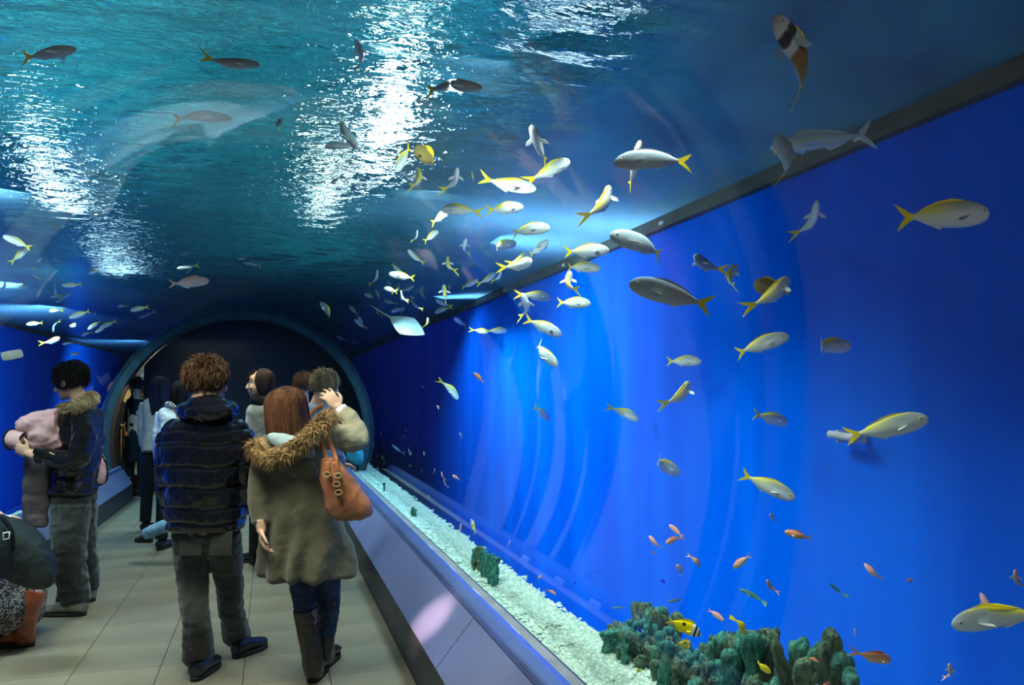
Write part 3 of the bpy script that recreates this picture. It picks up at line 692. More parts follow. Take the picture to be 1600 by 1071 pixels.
def fish(hx, hy, tx, ty, fs, kind, lab=None, group=None, L=None, sgn=1, detail=None, roll=0.):
    L = L or LEN[kind]; px = math.hypot(hx - tx, hy - ty); want = L * F * fs / max(px, 1)
    best = None
    for k in range(160):
        d = .9 * (24 / .9) ** (k / 159)
        l = d * px / F / fs; off = l * math.sqrt(max(0, 1 - fs * fs)) / 2
        A = at(hx, hy, d + sgn * off); B = at(tx, ty, d - sgn * off)
        mg = .08 if l > .12 else .05
        if wet(A, mg) and wet(B, mg) and wet((A + B) / 2, mg):
            sc = abs(math.log(d / want))
            if best is None or sc < best[0]: best = (sc, d, A, B, l)
    if best is None: print('NO PLACE', hx, hy, kind); return
    _, d, A, B, l = best
    if best[0] > .5: print('far off', hx, hy, kind, 'len %.2f' % l, 'd %.1f' % d)
    ax = (A - B).normalized(); up = Vector((0, 0, 1)); up = (up - ax * up.dot(ax))
    if up.length < .2: up = Vector((0, 1, 0)) - ax * ax.y
    up.normalize(); up = Matrix.Rotation(roll, 3, ax) @ up; yy = up.cross(ax).normalized()
    M = Matrix((ax, yy, up)).transposed()
    o = empty(FN[kind], (A + B) / 2); o.rotation_euler = M.to_euler(); o.scale = (l, l, l)
    tag(o, lab, 'fish', group); nf[0] += 1
    parts = get_parts(kind, nf[0] % 3 if kind != 'fox' else 1); pl = px / fs
    if detail is not None: keep = detail
    else: keep = 8 if pl > 34 else (4 if pl > 18 else 3)
    for nm, me in parts[:keep]:
        c = bpy.data.objects.new(nm, me); COL.objects.link(c); c.parent = o
    return o
S = 'silver'
SCH = 'yellow-tailed silver fish schooling beside the tunnel'
for a in [
 (830,200,853,254,.62,S,'silver fish climbing steeply with side fins spread, topmost of the bright school',-1),
 (892,250,832,280,.85,S,'bright silver fish angled upward just under the fish with spread side fins'),
 (838,296,756,285,.98,S,'long bright silver fish whose nose nearly meets a yellow tail above it'),
 (818,323,759,329,.88,S,'plump silver fish level in the school, below the long bright one'),
 (859,356,792,361,.94,S,'white-sided silver fish swimming level midway down the bright school'),
 (807,380,762,388,.8,S,'small plump silver fish beside two overlapping silver fish'),
 (857,377,828,399,.7,S,'silver fish pointing up and overlapping two others, the upper one'),
 (827,397,804,412,.6,S,'silver fish mostly hidden behind two overlapping silver fish'),
 (831,408,797,421,.55,S,'silver fish with drooping yellow tail in front of two overlapping fish'),
 (953,391,880,394,.96,S,'bright silver fish crossing the lower edge of the dark beam'),
 (937,420,880,415,.93,S,'bright silver fish directly below the one crossing the beam'),
 (893,426,879,458,.5,S,'silver fish seen from behind, hanging below the fish under the beam'),
 (922,474,871,473,.82,S,'round grey-sided silver fish alone just below the beam'),
 (861,466,816,458,.8,S,'grey-sided silver fish under the beam behind a slim diving one'),
 (815,460,833,498,.62,S,'slim silver fish diving tail-down just under the beam',-1),
 (878,524,819,498,.92,S,'bright silver fish heading down, upper of two beneath the beam'),
 (871,571,828,536,.85,S,'bright silver fish heading down, lower of two beneath the beam'),
 (962,254,1077,243,.97,'grey','dark-backed fish with a wide yellow fork tail, high over the beam'),
 (1000,225,984,290,.7,S,'silver fish crossing behind the dark-backed fish high over the beam'),
 (954,290,937,344,.6,S,'silver fish tail-down with both side fins out, between beam and surface'),
 (951,366,1054,396,.96,'grey','dark-headed fish with bright yellow tail crossing the beam'),
 (986,443,1111,478,.97,'grey','big slate-grey fish with yellow fork tail just below the beam'),
 (1084,400,1112,426,.5,'grey','short dark round fish seen end-on below the beam'),
 (1155,412,1123,455,.75,S,'silver fish climbing with yellow tail down, beside the dark round fish'),
 (1174,444,1236,456,.9,'brown','brownish-yellow fish with pointed snout crossing a silver fish'),
 (1237,432,1187,485,.75,S,'silver fish climbing behind the brownish-yellow fish'),
 (1277,317,1266,368,.6,S,'pale fish seen from behind with one side fin out, below the beam end'),
 (1552,333,1394,341,.99,S,'long silver fish with yellow tail alone in the dark blue corner'),
 (1229,526,1150,551,.95,S,'silver fish with bright yellow tail, upper one of a close pair'),
 (1335,541,1254,541,.93,S,'silver fish swimming level, the partner of the upper pair'),
 (1093,565,1044,565,.8,S,'small plump silver fish level in mid blue water'),
 (1078,598,1056,636,.55,S,'small silver fish pointing up beneath the small plump level one'),
 (996,656,959,636,.8,S,'small round silver fish nosing down beside the pale horizontal glint'),
 (1235,662,1173,646,.88,S,'plump silver fish nosing down above a longer diving one'),
 (1444,655,1331,683,.97,S,'large silver fish in front of the short white glint'),
 (1066,742,1008,714,.88,S,'silver fish nosing down with tail raised, over the orange fish'),
 (1237,777,1162,743,.93,S,'slim silver fish diving with raised yellow tail, lowest of the large ones'),
 (1494,976,1625,950,.98,S,'large silver fish cut off by the picture edge near the floor'),
 (716,624,693,593,.9,S,'slim silver fish diving alone in the dark blue, far along'),
 (860,658,834,634,.75,S,'small silver fish with raised tail left alone in mid blue'),
 (663,607,655,602,.7,S,'tiny pale fish beside the slim diving silver fish'),
 (688,327,745,328,.9,S,'silver fish with yellow tail heading away, over the far school'),
 (703,326,674,350,.75,S,'curved silver fish with yellow tail hanging down over the far school'),
 (650,262,663,299,.6,S,'silver fish hanging tail-down near the white lamp streak'),
 (715,265,709,299,.55,S,'small silver fish tail-down left of the long bright silver fish'),
 (737,268,740,284,.7,S,'tiny dark silver fish close under the ripples near the school'),
 (729,374,720,398,.6,S,'small plump silver fish with tail down, alone above the beam'),
 (701,402,697,426,.5,S,'small silver fish with fins spread like a cross'),
 (747,437,721,450,.8,S,'silver fish in a row of three above the beam, trailing one'),
 (774,427,753,444,.75,S,'silver fish in a row of three above the beam, middle one'),
 (783,424,777,441,.6,S,'silver fish in a row of three above the beam, leading one'),
 (693,446,697,471,.5,S,'small silver fish with fins spread just above the beam end'),
 (681,468,700,480,.8,S,'slim silver fish diving above the beam end'),
 (679,489,701,479,.8,S,'pale silver fish under the slim diving one at the beam end'),
 (710,498,727,509,.7,S,'small silver fish tangled with another right under the beam end'),
 (792,517,764,517,.75,S,'round silver fish nose to tail with another below the beam'),
 (763,519,741,516,.7,S,'small silver fish following the round one below the beam'),
]:
    sg = a[7] if len(a) > 7 else (1 if nf[0] % 2 else -1)
    fish(*a[:7], sgn=sg)
G = 'distant silver fish of the dense school near the pale ray'
for i, a in enumerate([(609,428,647,435,.9),(623,442,622,458,.6),(646,447,631,456,.7),(599,450,622,457,.85),(626,455,628,471,.6),(600,469,617,475,.8),(626,466,646,472,.85),(569,459,589,467,.9),(590,422,587,446,.8),(587,452,594,468,.8),(645,474,656,484,.8),(588,483,592,495,.7),(632,480,625,490,.7),(668,497,669,513,.6),(560,495,570,512,.9),(545,478,559,492,.9),(555,500,570,514,.9),(526,525,538,533,.9),(551,533,558,537,.8),(500,472,523,500,.95),(652,360,651,378,.7),(685,361,662,378,.8),(638,391,659,413,.95),(627,425,610,413,.95),(612,487,630,482,.8),(640,462,652,470,.8),(606,440,614,449,.8),(655,455,664,466,.8)]):
    fish(*a, S, 'small silver fish in the dense far school around the pale ray', G, L=.23, sgn=1 if i % 2 else -1)
G2 = 'small silver fish over the sand bank behind the leather jacket'
for i, a in enumerate([(100,446,124,446,.9),(75,487,94,484,.85),(111,496,138,487,.9),(107,510,128,507,.9),(139,514,158,502,.9),(147,520,164,513,.9),(158,512,179,503,.9),(126,526,141,518,.9),(44,507,64,505,.9),(72,452,83,460,.8),(80,464,97,461,.9),(97,466,112,459,.9),(88,472,99,468,.9),(45,416,55,422,.8),(53,430,63,437,.8),(37,439,40,452,.6),(8,440,7,455,.6),(57,410,67,403,.8),(99,538,110,536,.8),(182,479,197,478,.8),(206,485,230,480,.9),(146,494,152,484,.8),(112,555,126,551,.8)]):
    fish(*a, S, 'small yellow-tailed fish schooling above the man in leather jacket', G2, L=.21, sgn=1 if i % 2 else -1)
for a in [
 (10,371,44,386,.9,S,'larger silver fish at the picture edge above the man in leather jacket'),
 (43,387,20,409,.9,S,'slim silver fish with yellow tail below the larger one at the edge'),
 (96,527,70,539,.85,S,'yellowish fish on the dark beam above the man in leather jacket'),
 (137,428,158,421,.9,S,'slim pale fish alone by the grey reflection'),
 (755,137,653,131,.98,'dim','grey fish with yellow tail over the tunnel crown, closest to the smooth water'),
 (402,101,320,99,.97,'dim','slim grey fish with yellow tail level under the ripples'),
 (125,76,28,92,.97,'dim','grey fish with yellow tail under the ripples in the picture corner'),
 (358,186,270,177,.96,'dim','slim pale fish with yellow tail above the grey reflection'),
 (557,66,573,108,.7,'grey','dark blue fish pointing up under the ripples'),
 (505,229,563,228,.92,'dim','dark plump fish with yellow tail beside the white lamp streak'),
 (562,236,515,176,.97,'dim','slim fish crossing the dark plump one, tail raised'),
 (580,171,608,178,.95,'dim','small dark fish inside the white lamp streak'),
 (618,269,642,227,.75,'silver','pale translucent fish at the edge of the white streak'),
 (646,229,692,263,.9,'brown','yellow-brown fish diving beside the white lamp streak'),
 (600,236,615,248,.9,'dim','tiny dark fish inside the lower white streak'),
 (516,287,533,277,.9,'grey','small dark fish inside the warm lamp streak'),
 (443,187,424,200,.7,'band','small yellow fish with dark mark beside the whitish reflection'),
 (324,439,269,446,.97,'pink','long pinkish fish above the dark portal'),
 (278,420,309,415,.95,'dim','slim pale fish above the long pinkish fish'),
 (370,405,392,403,.95,'dim','short slim pale fish under the dark ripples'),
 (382,411,408,415,.95,'dim','slim pale fish next to the short one under the dark ripples'),
 (290,428,299,421,.8,'dim','tiny pale fish between slim fish and long pinkish fish'),
 (218,497,242,488,.95,'dim','pale fish beside the portal ring'),
 (83,520,84,500,.8,S,'upright small fish by the dark beam above the leather jacket'),
 (1196,232,1372,208,.985,'long','long blue-grey fish with forked tail, largest, across the dark beam'),
 (1210,210,1255,285,.8,'grey','dark fish hidden behind the long blue-grey fish, yellow tail showing'),
 (1208,26,1293,146,.9,'band','big banded brown and yellow fish high in the dark corner'),
]:
    fish(*a[:7], sgn=1 if nf[0] % 2 else -1, L={'long': .75}.get(a[5]))
for a in [
 (1047,822,1065,838,.85,'pink','upper pale orange fish of the close pair over the coral'),
 (1040,850,1062,838,.8,'anthias','lower round orange fish of the close pair over the coral'),
 (1015,839,1028,857,.85,'pink','slim pale orange fish beside the close orange pair'),
 (1019,862,1028,870,.8,'pink','tiny orange fish under the slim pale orange one'),
 (1095,887,1081,867,.85,'anthias','slim orange fish nosing down, middle of three over the coral'),
 (1056,882,1072,901,.9,'pink','pale orange fish with head up, nearest the dark blue fish'),
 (1146,888,1172,868,.9,'pink','plump pale orange fish nosing down with red tail'),
 (1197,905,1208,928,.8,'anthias','curved red-orange fish over the yellow upright fish'),
 (1229,832,1264,843,.92,'anthias','reddish-brown fish, widest of the small ones in mid blue'),
 (1202,802,1213,818,.85,'anthias','small reddish fish just under the slim diving silver fish'),
 (1158,922,1196,940,.95,'wrasse','long green fish in open water above the coral'),
 (1042,940,1071,938,.95,'wrasse','green fish resting along the coral crest'),
 (956,951,975,949,.9,'wrasse','small dark green fish over the coral corner nearest the sand'),
 (1295,911,1317,931,.95,'wrasse','slim brownish fish alone right of the long green fish'),
 (1353,884,1371,905,.85,'pink','slim brown-pink fish highest right of the coral'),
 (1129,969,1108,954,.85,'pink','pale pink fish with dark red nose over the coral'),
 (1166,996,1155,964,.85,'tang','upright yellow fish diving into the coral',.095),
 (1094,991,1044,969,.96,'fox','larger yellow fish with black and white striped face',.135),
 (1084,1010,1054,1005,.8,'fox','smaller yellow fish with striped face under the larger one',.088),
 (1202,1050,1182,1038,.85,'tang','yellow fish at the low edge of the broad coral',.062),
 (1002,1048,990,1050,.8,'tang','small yellow fish low in the broad coral',.038),
 (996,983,1005,990,.8,'damsel','deep blue small fish in front of the broad coral',.036),
 (1266,1030,1281,1034,.8,'anthias','orange fish in front of the coral pillar',.043),
 (1284,1072,1306,1070,.8,'anthias','orange fish at the foot of the coral pillar',.053),
 (1428,907,1413,908,.7,'pink','pale round pinkish fish alone in the deep blue'),
 (1586,888,1588,924,.8,'anthias','upright orange fish at the picture edge above the large cut-off fish'),
 (1534,931,1549,966,.9,'pink','slim pinkish fish crossing the large cut-off silver fish'),
 (1336,981,1335,996,.8,'anthias','tiny orange fish above the large orange fish'),
 (1396,1033,1339,1024,.95,'anthias','large orange fish, biggest of its colour, by the picture bottom'),
 (1482,1034,1490,1068,.85,'pink','slim curved pinkish fish beyond the large orange one'),
 (707,743,718,750,.8,'anthias','orange fish with fins out, just above the sand far along'),
 (694,748,695,763,.85,'pink','slim upright pink fish beside the far orange one'),
 (690,738,692,750,.8,'pink','small pink fish touching the slim upright one'),
 (721,818,717,837,.85,'pink','upright pink fish left of the diving yellow fish'),
 (736,812,743,833,.85,'fox','yellow fish with dark spot above the sand bank'),
 (739,833,742,838,.8,'anthias','tiny orange fish at the tail of the spotted yellow fish'),
 (797,846,793,856,.8,'pink','small pale pink fish alone over the sand edge'),
 (726,844,722,862,.85,'wrasse','dark green fish upright on the sand before the leafy coral'),
 (741,903,752,911,.8,'tang','yellow fish against the foot of the leafy coral',.055),
 (780,918,771,933,.8,'tang','pale yellow fish upright on the sand'),
 (840,905,850,898,.8,'anthias','upper orange fish of two over the sand edge'),
 (868,929,855,921,.85,'anthias','lower orange fish of two over the sand edge'),
 (817,937,813,928,.8,'damsel','small blue fish on the sand, upper of two'),
 (818,966,825,958,.8,'damsel','small blue fish on the sand, lower of two'),
 (821,968,829,982,.85,'wrasse','grey-green fish on the sand below the blue ones'),
 (817,912,829,925,.9,'wrasse','dark slim fish lying along the sand crest'),
 (931,895,937,893,.7,'damsel','purple-blue fish in open water over the sand'),
 (896,911,903,912,.8,'damsel','tiny purple-blue fish nearer the orange pair'),
 (1040,911,1030,906,.8,'damsel','dark blue fish over the broad coral crest'),
 (890,1008,884,1032,.8,'tang','yellow fish standing upright at the ledge edge'),
 (790,892,786,886,.8,'wrasse','tiny teal fish just above the sand crest'),
 (740,583,756,598,.9,'anthias','slim orange fish high in the dark blue, alone'),
 (682,634,688,641,.85,'pink','small pale orange fish under the slim silver diver'),
 (718,676,724,688,.85,'pink','pale orange fish with head up in far blue water'),
 (641,712,638,700,.8,'pink','tiny pink fish by the pale round fish far along'),
 (644,728,634,728,.7,'silver','pale round fish low beside the bag'),
 (612,695,628,710,.9,'long','pale flat fish low behind the bag'),
]:
    fish(*a[:7], sgn=1 if nf[0] % 2 else -1, L=a[7] if len(a) > 7 else {'long': .3}.get(a[5]))
G3 = 'tiny far orange fish beside the bag'
for i, a in enumerate([(659,732,659,739,.8),(679,733,679,740,.8),(641,712,645,706,.8),(662,706,663,714,.8),(599,697,599,703,.8),(583,693,583,700,.8),(633,669,636,675,.8),(631,680,632,686,.8),(628,681,628,687,.8),(661,679,663,683,.8),(589,628,590,633,.8),(604,643,606,647,.8),(595,675,596,682,.8),(612,649,613,655,.8),(605,745,604,750,.8),(669,774,672,780,.8),(597,712,598,719,.8),(590,730,591,737,.8),(632,736,631,741,.8),(600,722,600,728,.8),(582,715,584,720,.8),(589,710,589,716,.8)]):
    fish(*a, 'pink' if i % 2 else 'anthias', 'tiny orange fish in the far blue water past the handbag', G3, sgn=1 if i % 2 else -1)
# rays: flat-bodied fish with wing fins, thin tail
M_ray = pmat('ray_skin', (.36, .46, .38), (.22, .32, .30), rough=.5, scale=5); M_ray2 = pmat('ray_beige', (.62, .50, .36), (.45, .38, .30), rough=.5, scale=5)
def ray_fish(hd, tl, wpx, flip, mat, lab, d):
    A, B = at(*hd, d), at(*tl, d); t = empty('stingray', (A + B) / 2); tag(t, lab, 'ray')
    fy = (A - B).normalized(); wx = (Vector((0, 0, .45 * flip)) + CM @ Vector((0, 0, -.89))); wx = (wx - fy * wx.dot(fy)).normalized(); t.rotation_euler = Matrix((wx, fy, wx.cross(fy))).transposed().to_euler()
    w = wpx / F * d; bm = bmesh.new(); n = 24; rings = []
    for k in range(7):
        s = k / 6; ring = []
        for i in range(n):
            a = 2 * math.pi * i / n; r0 = .58 / (abs(math.cos(a)) ** 1.25 + abs(math.sin(a)) ** 1.25) ** .8
            ring.append(bm.verts.new((w * r0 * s * math.cos(a), w * .85 * r0 * s * math.sin(a), w * (.11 * (1 - s * s)) + w * .06 * s * abs(math.cos(a)) * math.sin(s * 3))))
        rings.append(ring)
    for a, b in zip(rings[1:], rings[2:]):
        for i in range(n): bm.faces.new((a[i], a[(i + 1) % n], b[(i + 1) % n], b[i]))
    bm.faces.new(rings[1])
    geo = bmesh.ops.duplicate(bm, geom=bm.faces[:])
    for v in {v for f in geo['geom'] if isinstance(f, bmesh.types.BMFace) for v in f.verts}: v.co.z = v.co.z * -.25 - w * .006
    bmesh.ops.remove_doubles(bm, verts=bm.verts[:], dist=w * .004); obj('body', bm, mat, t)
    bm = bmesh.new(); tube(bm, [(0, -w * .35, 0), (w * .06, -w * .7, .01), (w * .2, -w * 1.15, w * .04)], [w * .03, w * .018, w * .006], 6); obj('tail', bm, mat, t)
    for s in (1, -1):
        bm = bmesh.new(); ell(bm, (s * w * .07, w * .26, w * .10), w * .03, seg=8, ring=6); obj('eye', bm, M_eyeb, t)
    return t
ray_fish((662, 523), (610, 496), 62, 1, M_ray, 'pale ray with long thin tail gliding where the beam ends', 8.0)
ray_fish((34, 558), (4, 552), 34, 1, M_ray2, 'beige ray with pale belly at the picture edge above the held pink coat', 6.4)
# white tube added to stand for a lamp glint on the far wall
t = empty('wall_glint', Vector((XR, 0, 0))); P = CAMP + ray(1322, 683) * ((XR - .1 - CAMP.x) / ray(1322, 683).x); t.location = P
tag(t, 'short white tube standing for a lamp glint on the blue wall, behind the large silver fish', 'glint')
bm = bmesh.new(); tube(bm, [(0, .14, .01), (0, 0, 0), (0, -.10, -.0)], [.022, .024, .022], 12); obj('glint_tube', bm, M_white, t)
for yy in (.08, -.05):
    bm = bmesh.new(); box(bm, (0, yy - .012, -.035), (.11, yy + .012, .035)); obj('glint_holder', bm, M_white, t, smooth=False)
# ================================================================== people
RZ = Matrix.Rotation(-YAW, 3, 'Z'); RZI = RZ.inverted()
M_skin = pmat('skin', (.52, .30, .20), (.44, .23, .15), rough=.5, scale=12, sss=.1)
M_skinp = pmat('pale_skin', (.54, .33, .23), (.46, .27, .19), rough=.5, scale=12, sss=.1)
def hairmat(n, a, b, r=.38): return pmat(n, a, b, rough=r, scale=30, stretch=(1, 1, .12), coat=.08, bump=.5, bscale=120)
M_hbrown = hairmat('tousled_brown_hair', (.085, .042, .022), (.018, .010, .006)); M_hblack = hairmat('black_hair', (.022, .016, .014), (.006, .005, .005))
M_hchest = hairmat('chestnut_hair', (.10, .042, .022), (.025, .012, .008)); M_hblond = hairmat('greying_hair', (.38, .27, .16), (.10, .06, .035)); M_hdark = hairmat('dark_brown_hair', (.055, .028, .016), (.012, .007, .005))
M_fur = pmat('fur_brown', (.42, .27, .13), (.10, .055, .025), rough=.8, scale=18); M_furp = pmat('fur_beige', (.46, .34, .19), (.20, .13, .07), rough=.8, scale=18)
M_puff = pmat('glossy_black_nylon', (.0045, .005, .008), (.003, .003, .005), rough=.27, scale=6, bump=.45, bscale=16, coat=.55)
M_leath = pmat('black_leather', (.010, .009, .008), (.005, .005, .005), rough=.25, scale=6, bump=.5, bscale=18, coat=.6)
M_char = pmat('charcoal_denim', (.045, .045, .042), (.022, .022, .022), rough=.85, scale=7, bump=.4, bscale=160, sheen=.2)
M_char2 = pmat('faded_black_denim', (.042, .040, .034), (.018, .017, .015), rough=.85, scale=5, bump=.4, bscale=160, sheen=.2)
M_navy = pmat('navy_denim', (.012, .035, .085), (.005, .012, .03), rough=.8, scale=14, bump=.5, bscale=60); M_jean = pmat('light_blue_denim', (.22, .34, .46), (.12, .2, .3), rough=.8, scale=14)
M_olive = pmat('olive_canvas', (.105, .090, .055), (.058, .050, .034), rough=.8, scale=5, bump=.35, bscale=25, sheen=.2)
M_oliv2 = pmat('khaki_sleeve', (.30, .26, .18), (.20, .17, .12), rough=.8, scale=5, bump=.35, bscale=25)
M_line = pmat('pale_blue_lining', (.27, .32, .34), (.19, .23, .25), rough=.8, scale=8); M_cuff = pmat('lilac_cuff', (.62, .56, .62), rough=.8)
M_boot = pmat('black_boot_leather', (.012, .012, .014), (.006, .006, .007), rough=.35, scale=10, bump=.5, bscale=25, coat=.3)
M_shoe = pmat('taupe_sneaker', (.17, .135, .10), (.08, .065, .05), rough=.7, scale=14); M_sole = pmat('dark_sole', (.02, .018, .016), rough=.8); M_redb = pmat('russet_boot', (.34, .075, .025), (.16, .03, .012), rough=.4, scale=9, coat=.3)
M_tan = pmat('tan_leather', (.31, .115, .052), (.17, .058, .027), rough=.42, scale=4, bump=.5, bscale=10, coat=.3); M_brass = pmat('aged_brass', (.60, .45, .20), rough=.4, metal=.5)
M_pinkc = pmat('pink_satin', (.66, .37, .35), (.50, .25, .25), rough=.4, scale=5, bump=.3, bscale=12, coat=.15); M_taup = pmat('taupe_quilt', (.13, .095, .085), (.07, .05, .05), rough=.6, scale=6, bump=.4, bscale=20)
M_grey = pmat('grey_wool', (.25, .22, .19), (.17, .15, .13), rough=.9, scale=6, sheen=.3); M_beige = pmat('beige_cloth', (.40, .34, .27), (.30, .25, .2), rough=.85, scale=5, bump=.3, bscale=20); M_whitec = pmat('white_cloth', (.80, .80, .80), (.66, .67, .69), rough=.8, scale=5)
M_slate = pmat('slate_blue_cloth', (.17, .21, .29), (.12, .15, .22), rough=.85, scale=5, bump=.3, bscale=20); M_cyan = pmat('turquoise_cloth', (.03, .32, .48), (.02, .2, .34), rough=.8, scale=5); M_orange = pmat('orange_cloth', (.65, .17, .03), rough=.7)
M_dark = pmat('black_cloth', (.010, .010, .011), (.006, .006, .006), rough=.85, scale=6); M_darkbag = pmat('black_bag_cloth', (.022, .026, .026), (.010, .012, .012), rough=.6, scale=5, bump=.4, bscale=20)
M_lip = pmat('lips', (.5, .16, .13), rough=.4); M_eyes = pmat('eye_white', (.7, .68, .65), rough=.2); M_iris = pmat('dark_iris', (.02, .012, .01), rough=.1)
# tweed
m, nt, out = new_mat('black_white_tweed'); b = N(nt, 'ShaderNodeBsdfPrincipled', Roughness=.95); tc = N(nt, 'ShaderNodeTexCoord'); v = N(nt, 'ShaderNodeTexVoronoi', Scale=130.); nt.links.new(tc.outputs['Object'], v.inputs[0])
r_ = ramp(nt, v.outputs['Color'], [(.40, (.02, .016, .016)), (.52, (.10, .07, .065)), (.75, (.40, .33, .30))]); nt.links.new(r_.outputs[0], b.inputs['Base Color']); nt.links.new(b.outputs[0], out.inputs[0]); M_tweed = m
# black and white check
m, nt, out = new_mat('checked_scarf'); b = N(nt, 'ShaderNodeBsdfPrincipled', Roughness=.95); tc = N(nt, 'ShaderNodeTexCoord'); v = N(nt, 'ShaderNodeTexChecker', Scale=60.); nt.links.new(tc.outputs['Object'], v.inputs[0]); v.inputs[1].default_value = (.6, .6, .58, 1); v.inputs[2].default_value = (.02, .02, .02, 1)
nt.links.new(v.outputs[0], b.inputs['Base Color']); nt.links.new(b.outputs[0], out.inputs[0]); M_check = m

def wrinkle(amp, sc=9, seed=0, zs=1.0):
    def f(co, no):
        q = co.copy(); q[:, 2] *= zs
        a = snoise(q, sc, seed); b2 = snoise(q, sc * 2.3, seed + 1)
        return amp * (-(np.abs(a)) * 1.6 + .5 + b2 * .35)
    return f
class Fig:
    """a person standing at photograph column px, distance d; J turns photograph points into the figure's own frame"""
    def __init__(s, px, d, label, name='person', cat='person', z=0.):
        s.d = d; w = at(px, 612, d); s.root = empty(name, (w.x, w.y, z)); s.root.rotation_euler = (0, 0, -YAW)
        tag(s.root, label, cat); s.loc = Vector((w.x, w.y, z)); s.b = bmesh.new()
    def J(s, px, py, dy=0.):
        return tuple(RZI @ (at(px, py, s.d + dy) - s.loc))
    def G(s, px, py):                       # a point on the floor
        return tuple(RZI @ (on_floor(px, py) - s.loc))
    def sec(s, px, py, hw, ry, dy=0.):
        x, y, z = s.J(px, py, dy); return (x, y, z, hw * (s.d + dy) / F, ry)
    def limb(s, pts, rad, k=4): tube(s.b, pts, rad, 12, smoothk=k)
    def skin(s, mat, voxel=.0065):
        return fuse('body', s.b, voxel, mat, s.root, it=2)
def head(bm, c, yaw, pitch=0., roll=0., k=1.0):
    """yaw 0 looks away from the camera (+Y), +90 deg looks left; returns the head's matrix"""
    M = Matrix.Translation(Vector(c)) @ Matrix.Rotation(yaw, 4, 'Z') @ Matrix.Rotation(pitch, 4, 'X') @ Matrix.Rotation(roll, 4, 'Y') @ Matrix.Scale(k, 4)
    h = bmesh.new()
    for c_, r_ in (((0, -.018, .028), (.074, .093, .086)), ((0, .022, -.03), (.060, .068, .082)), ((0, .036, -.072), (.046, .048, .036)), ((0, .070, -.094), (.020, .018, .017)),
                   ((0, .072, .020), (.048, .020, .013)), ((0, .052, .05), (.055, .04, .04)), ((.034, .062, -.026), (.024, .022, .026)), ((-.034, .062, -.026), (.024, .022, .026)),
                   ((0, .083, -.058), (.026, .014, .008)), ((0, .081, -.070), (.022, .013, .008)), ((0, .104, -.033), (.017, .012, .010)), ((.078, -.008, -.008), (.009, .020, .032)), ((-.078, -.008, -.008), (.009, .020, .032))):
        ell(h, c_, r_)
    tube(h, [(0, .083, .018), (0, .099, -.008), (0, .109, -.028)], [.009, .011, .013], 10)
    tube(h, [(0, -.03, -.05), (0, -.038, -.11), (0, -.045, -.19)], [.052, .052, .062], 14)
    me = bpy.data.meshes.new('t'); bmesh.ops.transform(h, matrix=M, verts=h.verts[:]); h.to_mesh(me); h.free(); bm.from_mesh(me); bpy.data.meshes.remove(me)
    return M
def face(f, M, smile=False):
    """eyes and mouth as parts of the person"""
    for s in (1, -1):
        bm = bmesh.new(); ell(bm, (s * .031, .0765, .002), (.0135, .010, .008), seg=10, ring=6); n = len(bm.faces); ell(bm, (s * .031, .0845, .001), (.0058, .003, .0055), seg=8, ring=6)
        for i, q in enumerate(bm.faces): q.material_index = 0 if i < n else 1
        bmesh.ops.transform(bm, matrix=M, verts=bm.verts[:]); me = bpy.data.meshes.new('eye'); bm.to_mesh(me); bm.free(); link('eye', me, [M_eyes, M_iris], f.root)
        bm = bmesh.new(); tube(bm, [(s * .014, .090, .020), (s * .032, .090, .026), (s * .050, .078, .020)], [.0025, .004, .002], 6); bmesh.ops.transform(bm, matrix=M, verts=bm.verts[:]); obj('eyebrow', bm, M_hblack, f.root)
    bm = bmesh.new(); w = .027 if smile else .021; u = .007 if smile else .001
    tube(bm, [(-w, .083, -.063 + u), (-w * .5, .094, -.0625), (0, .097, -.0635), (w * .5, .094, -.0625), (w, .083, -.063 + u)], [.002, .0045, .0055, .0045, .002], 6)
    if smile:
        tube(bm, [(-w * .8, .084, -.071 + u), (0, .095, -.0745), (w * .8, .084, -.071 + u)], [.002, .005, .002], 6)
    bmesh.ops.transform(bm, matrix=M, verts=bm.verts[:]); obj('mouth', bm, M_lip, f.root)
def strands(bm, items, r0=.0016):
    """items: list of point lists; each becomes a fine tapering three-sided lock"""
    for pts, r in items:
        P, fr = frames(pts); rings = []
        for i, (p, (u, w)) in enumerate(zip(P, fr)):
            rr = r * (1 - i / (len(P) - 1)) ** .6 + 2e-4
            rings.append([bm.verts.new(p + u * math.cos(a) * rr + w * math.sin(a) * rr) for a in (0, 2.09, 4.19)])
        for a, b in zip(rings, rings[1:]):
            for i in range(3): bm.faces.new((a[i], a[(i + 1) % 3], b[(i + 1) % 3], b[i]))
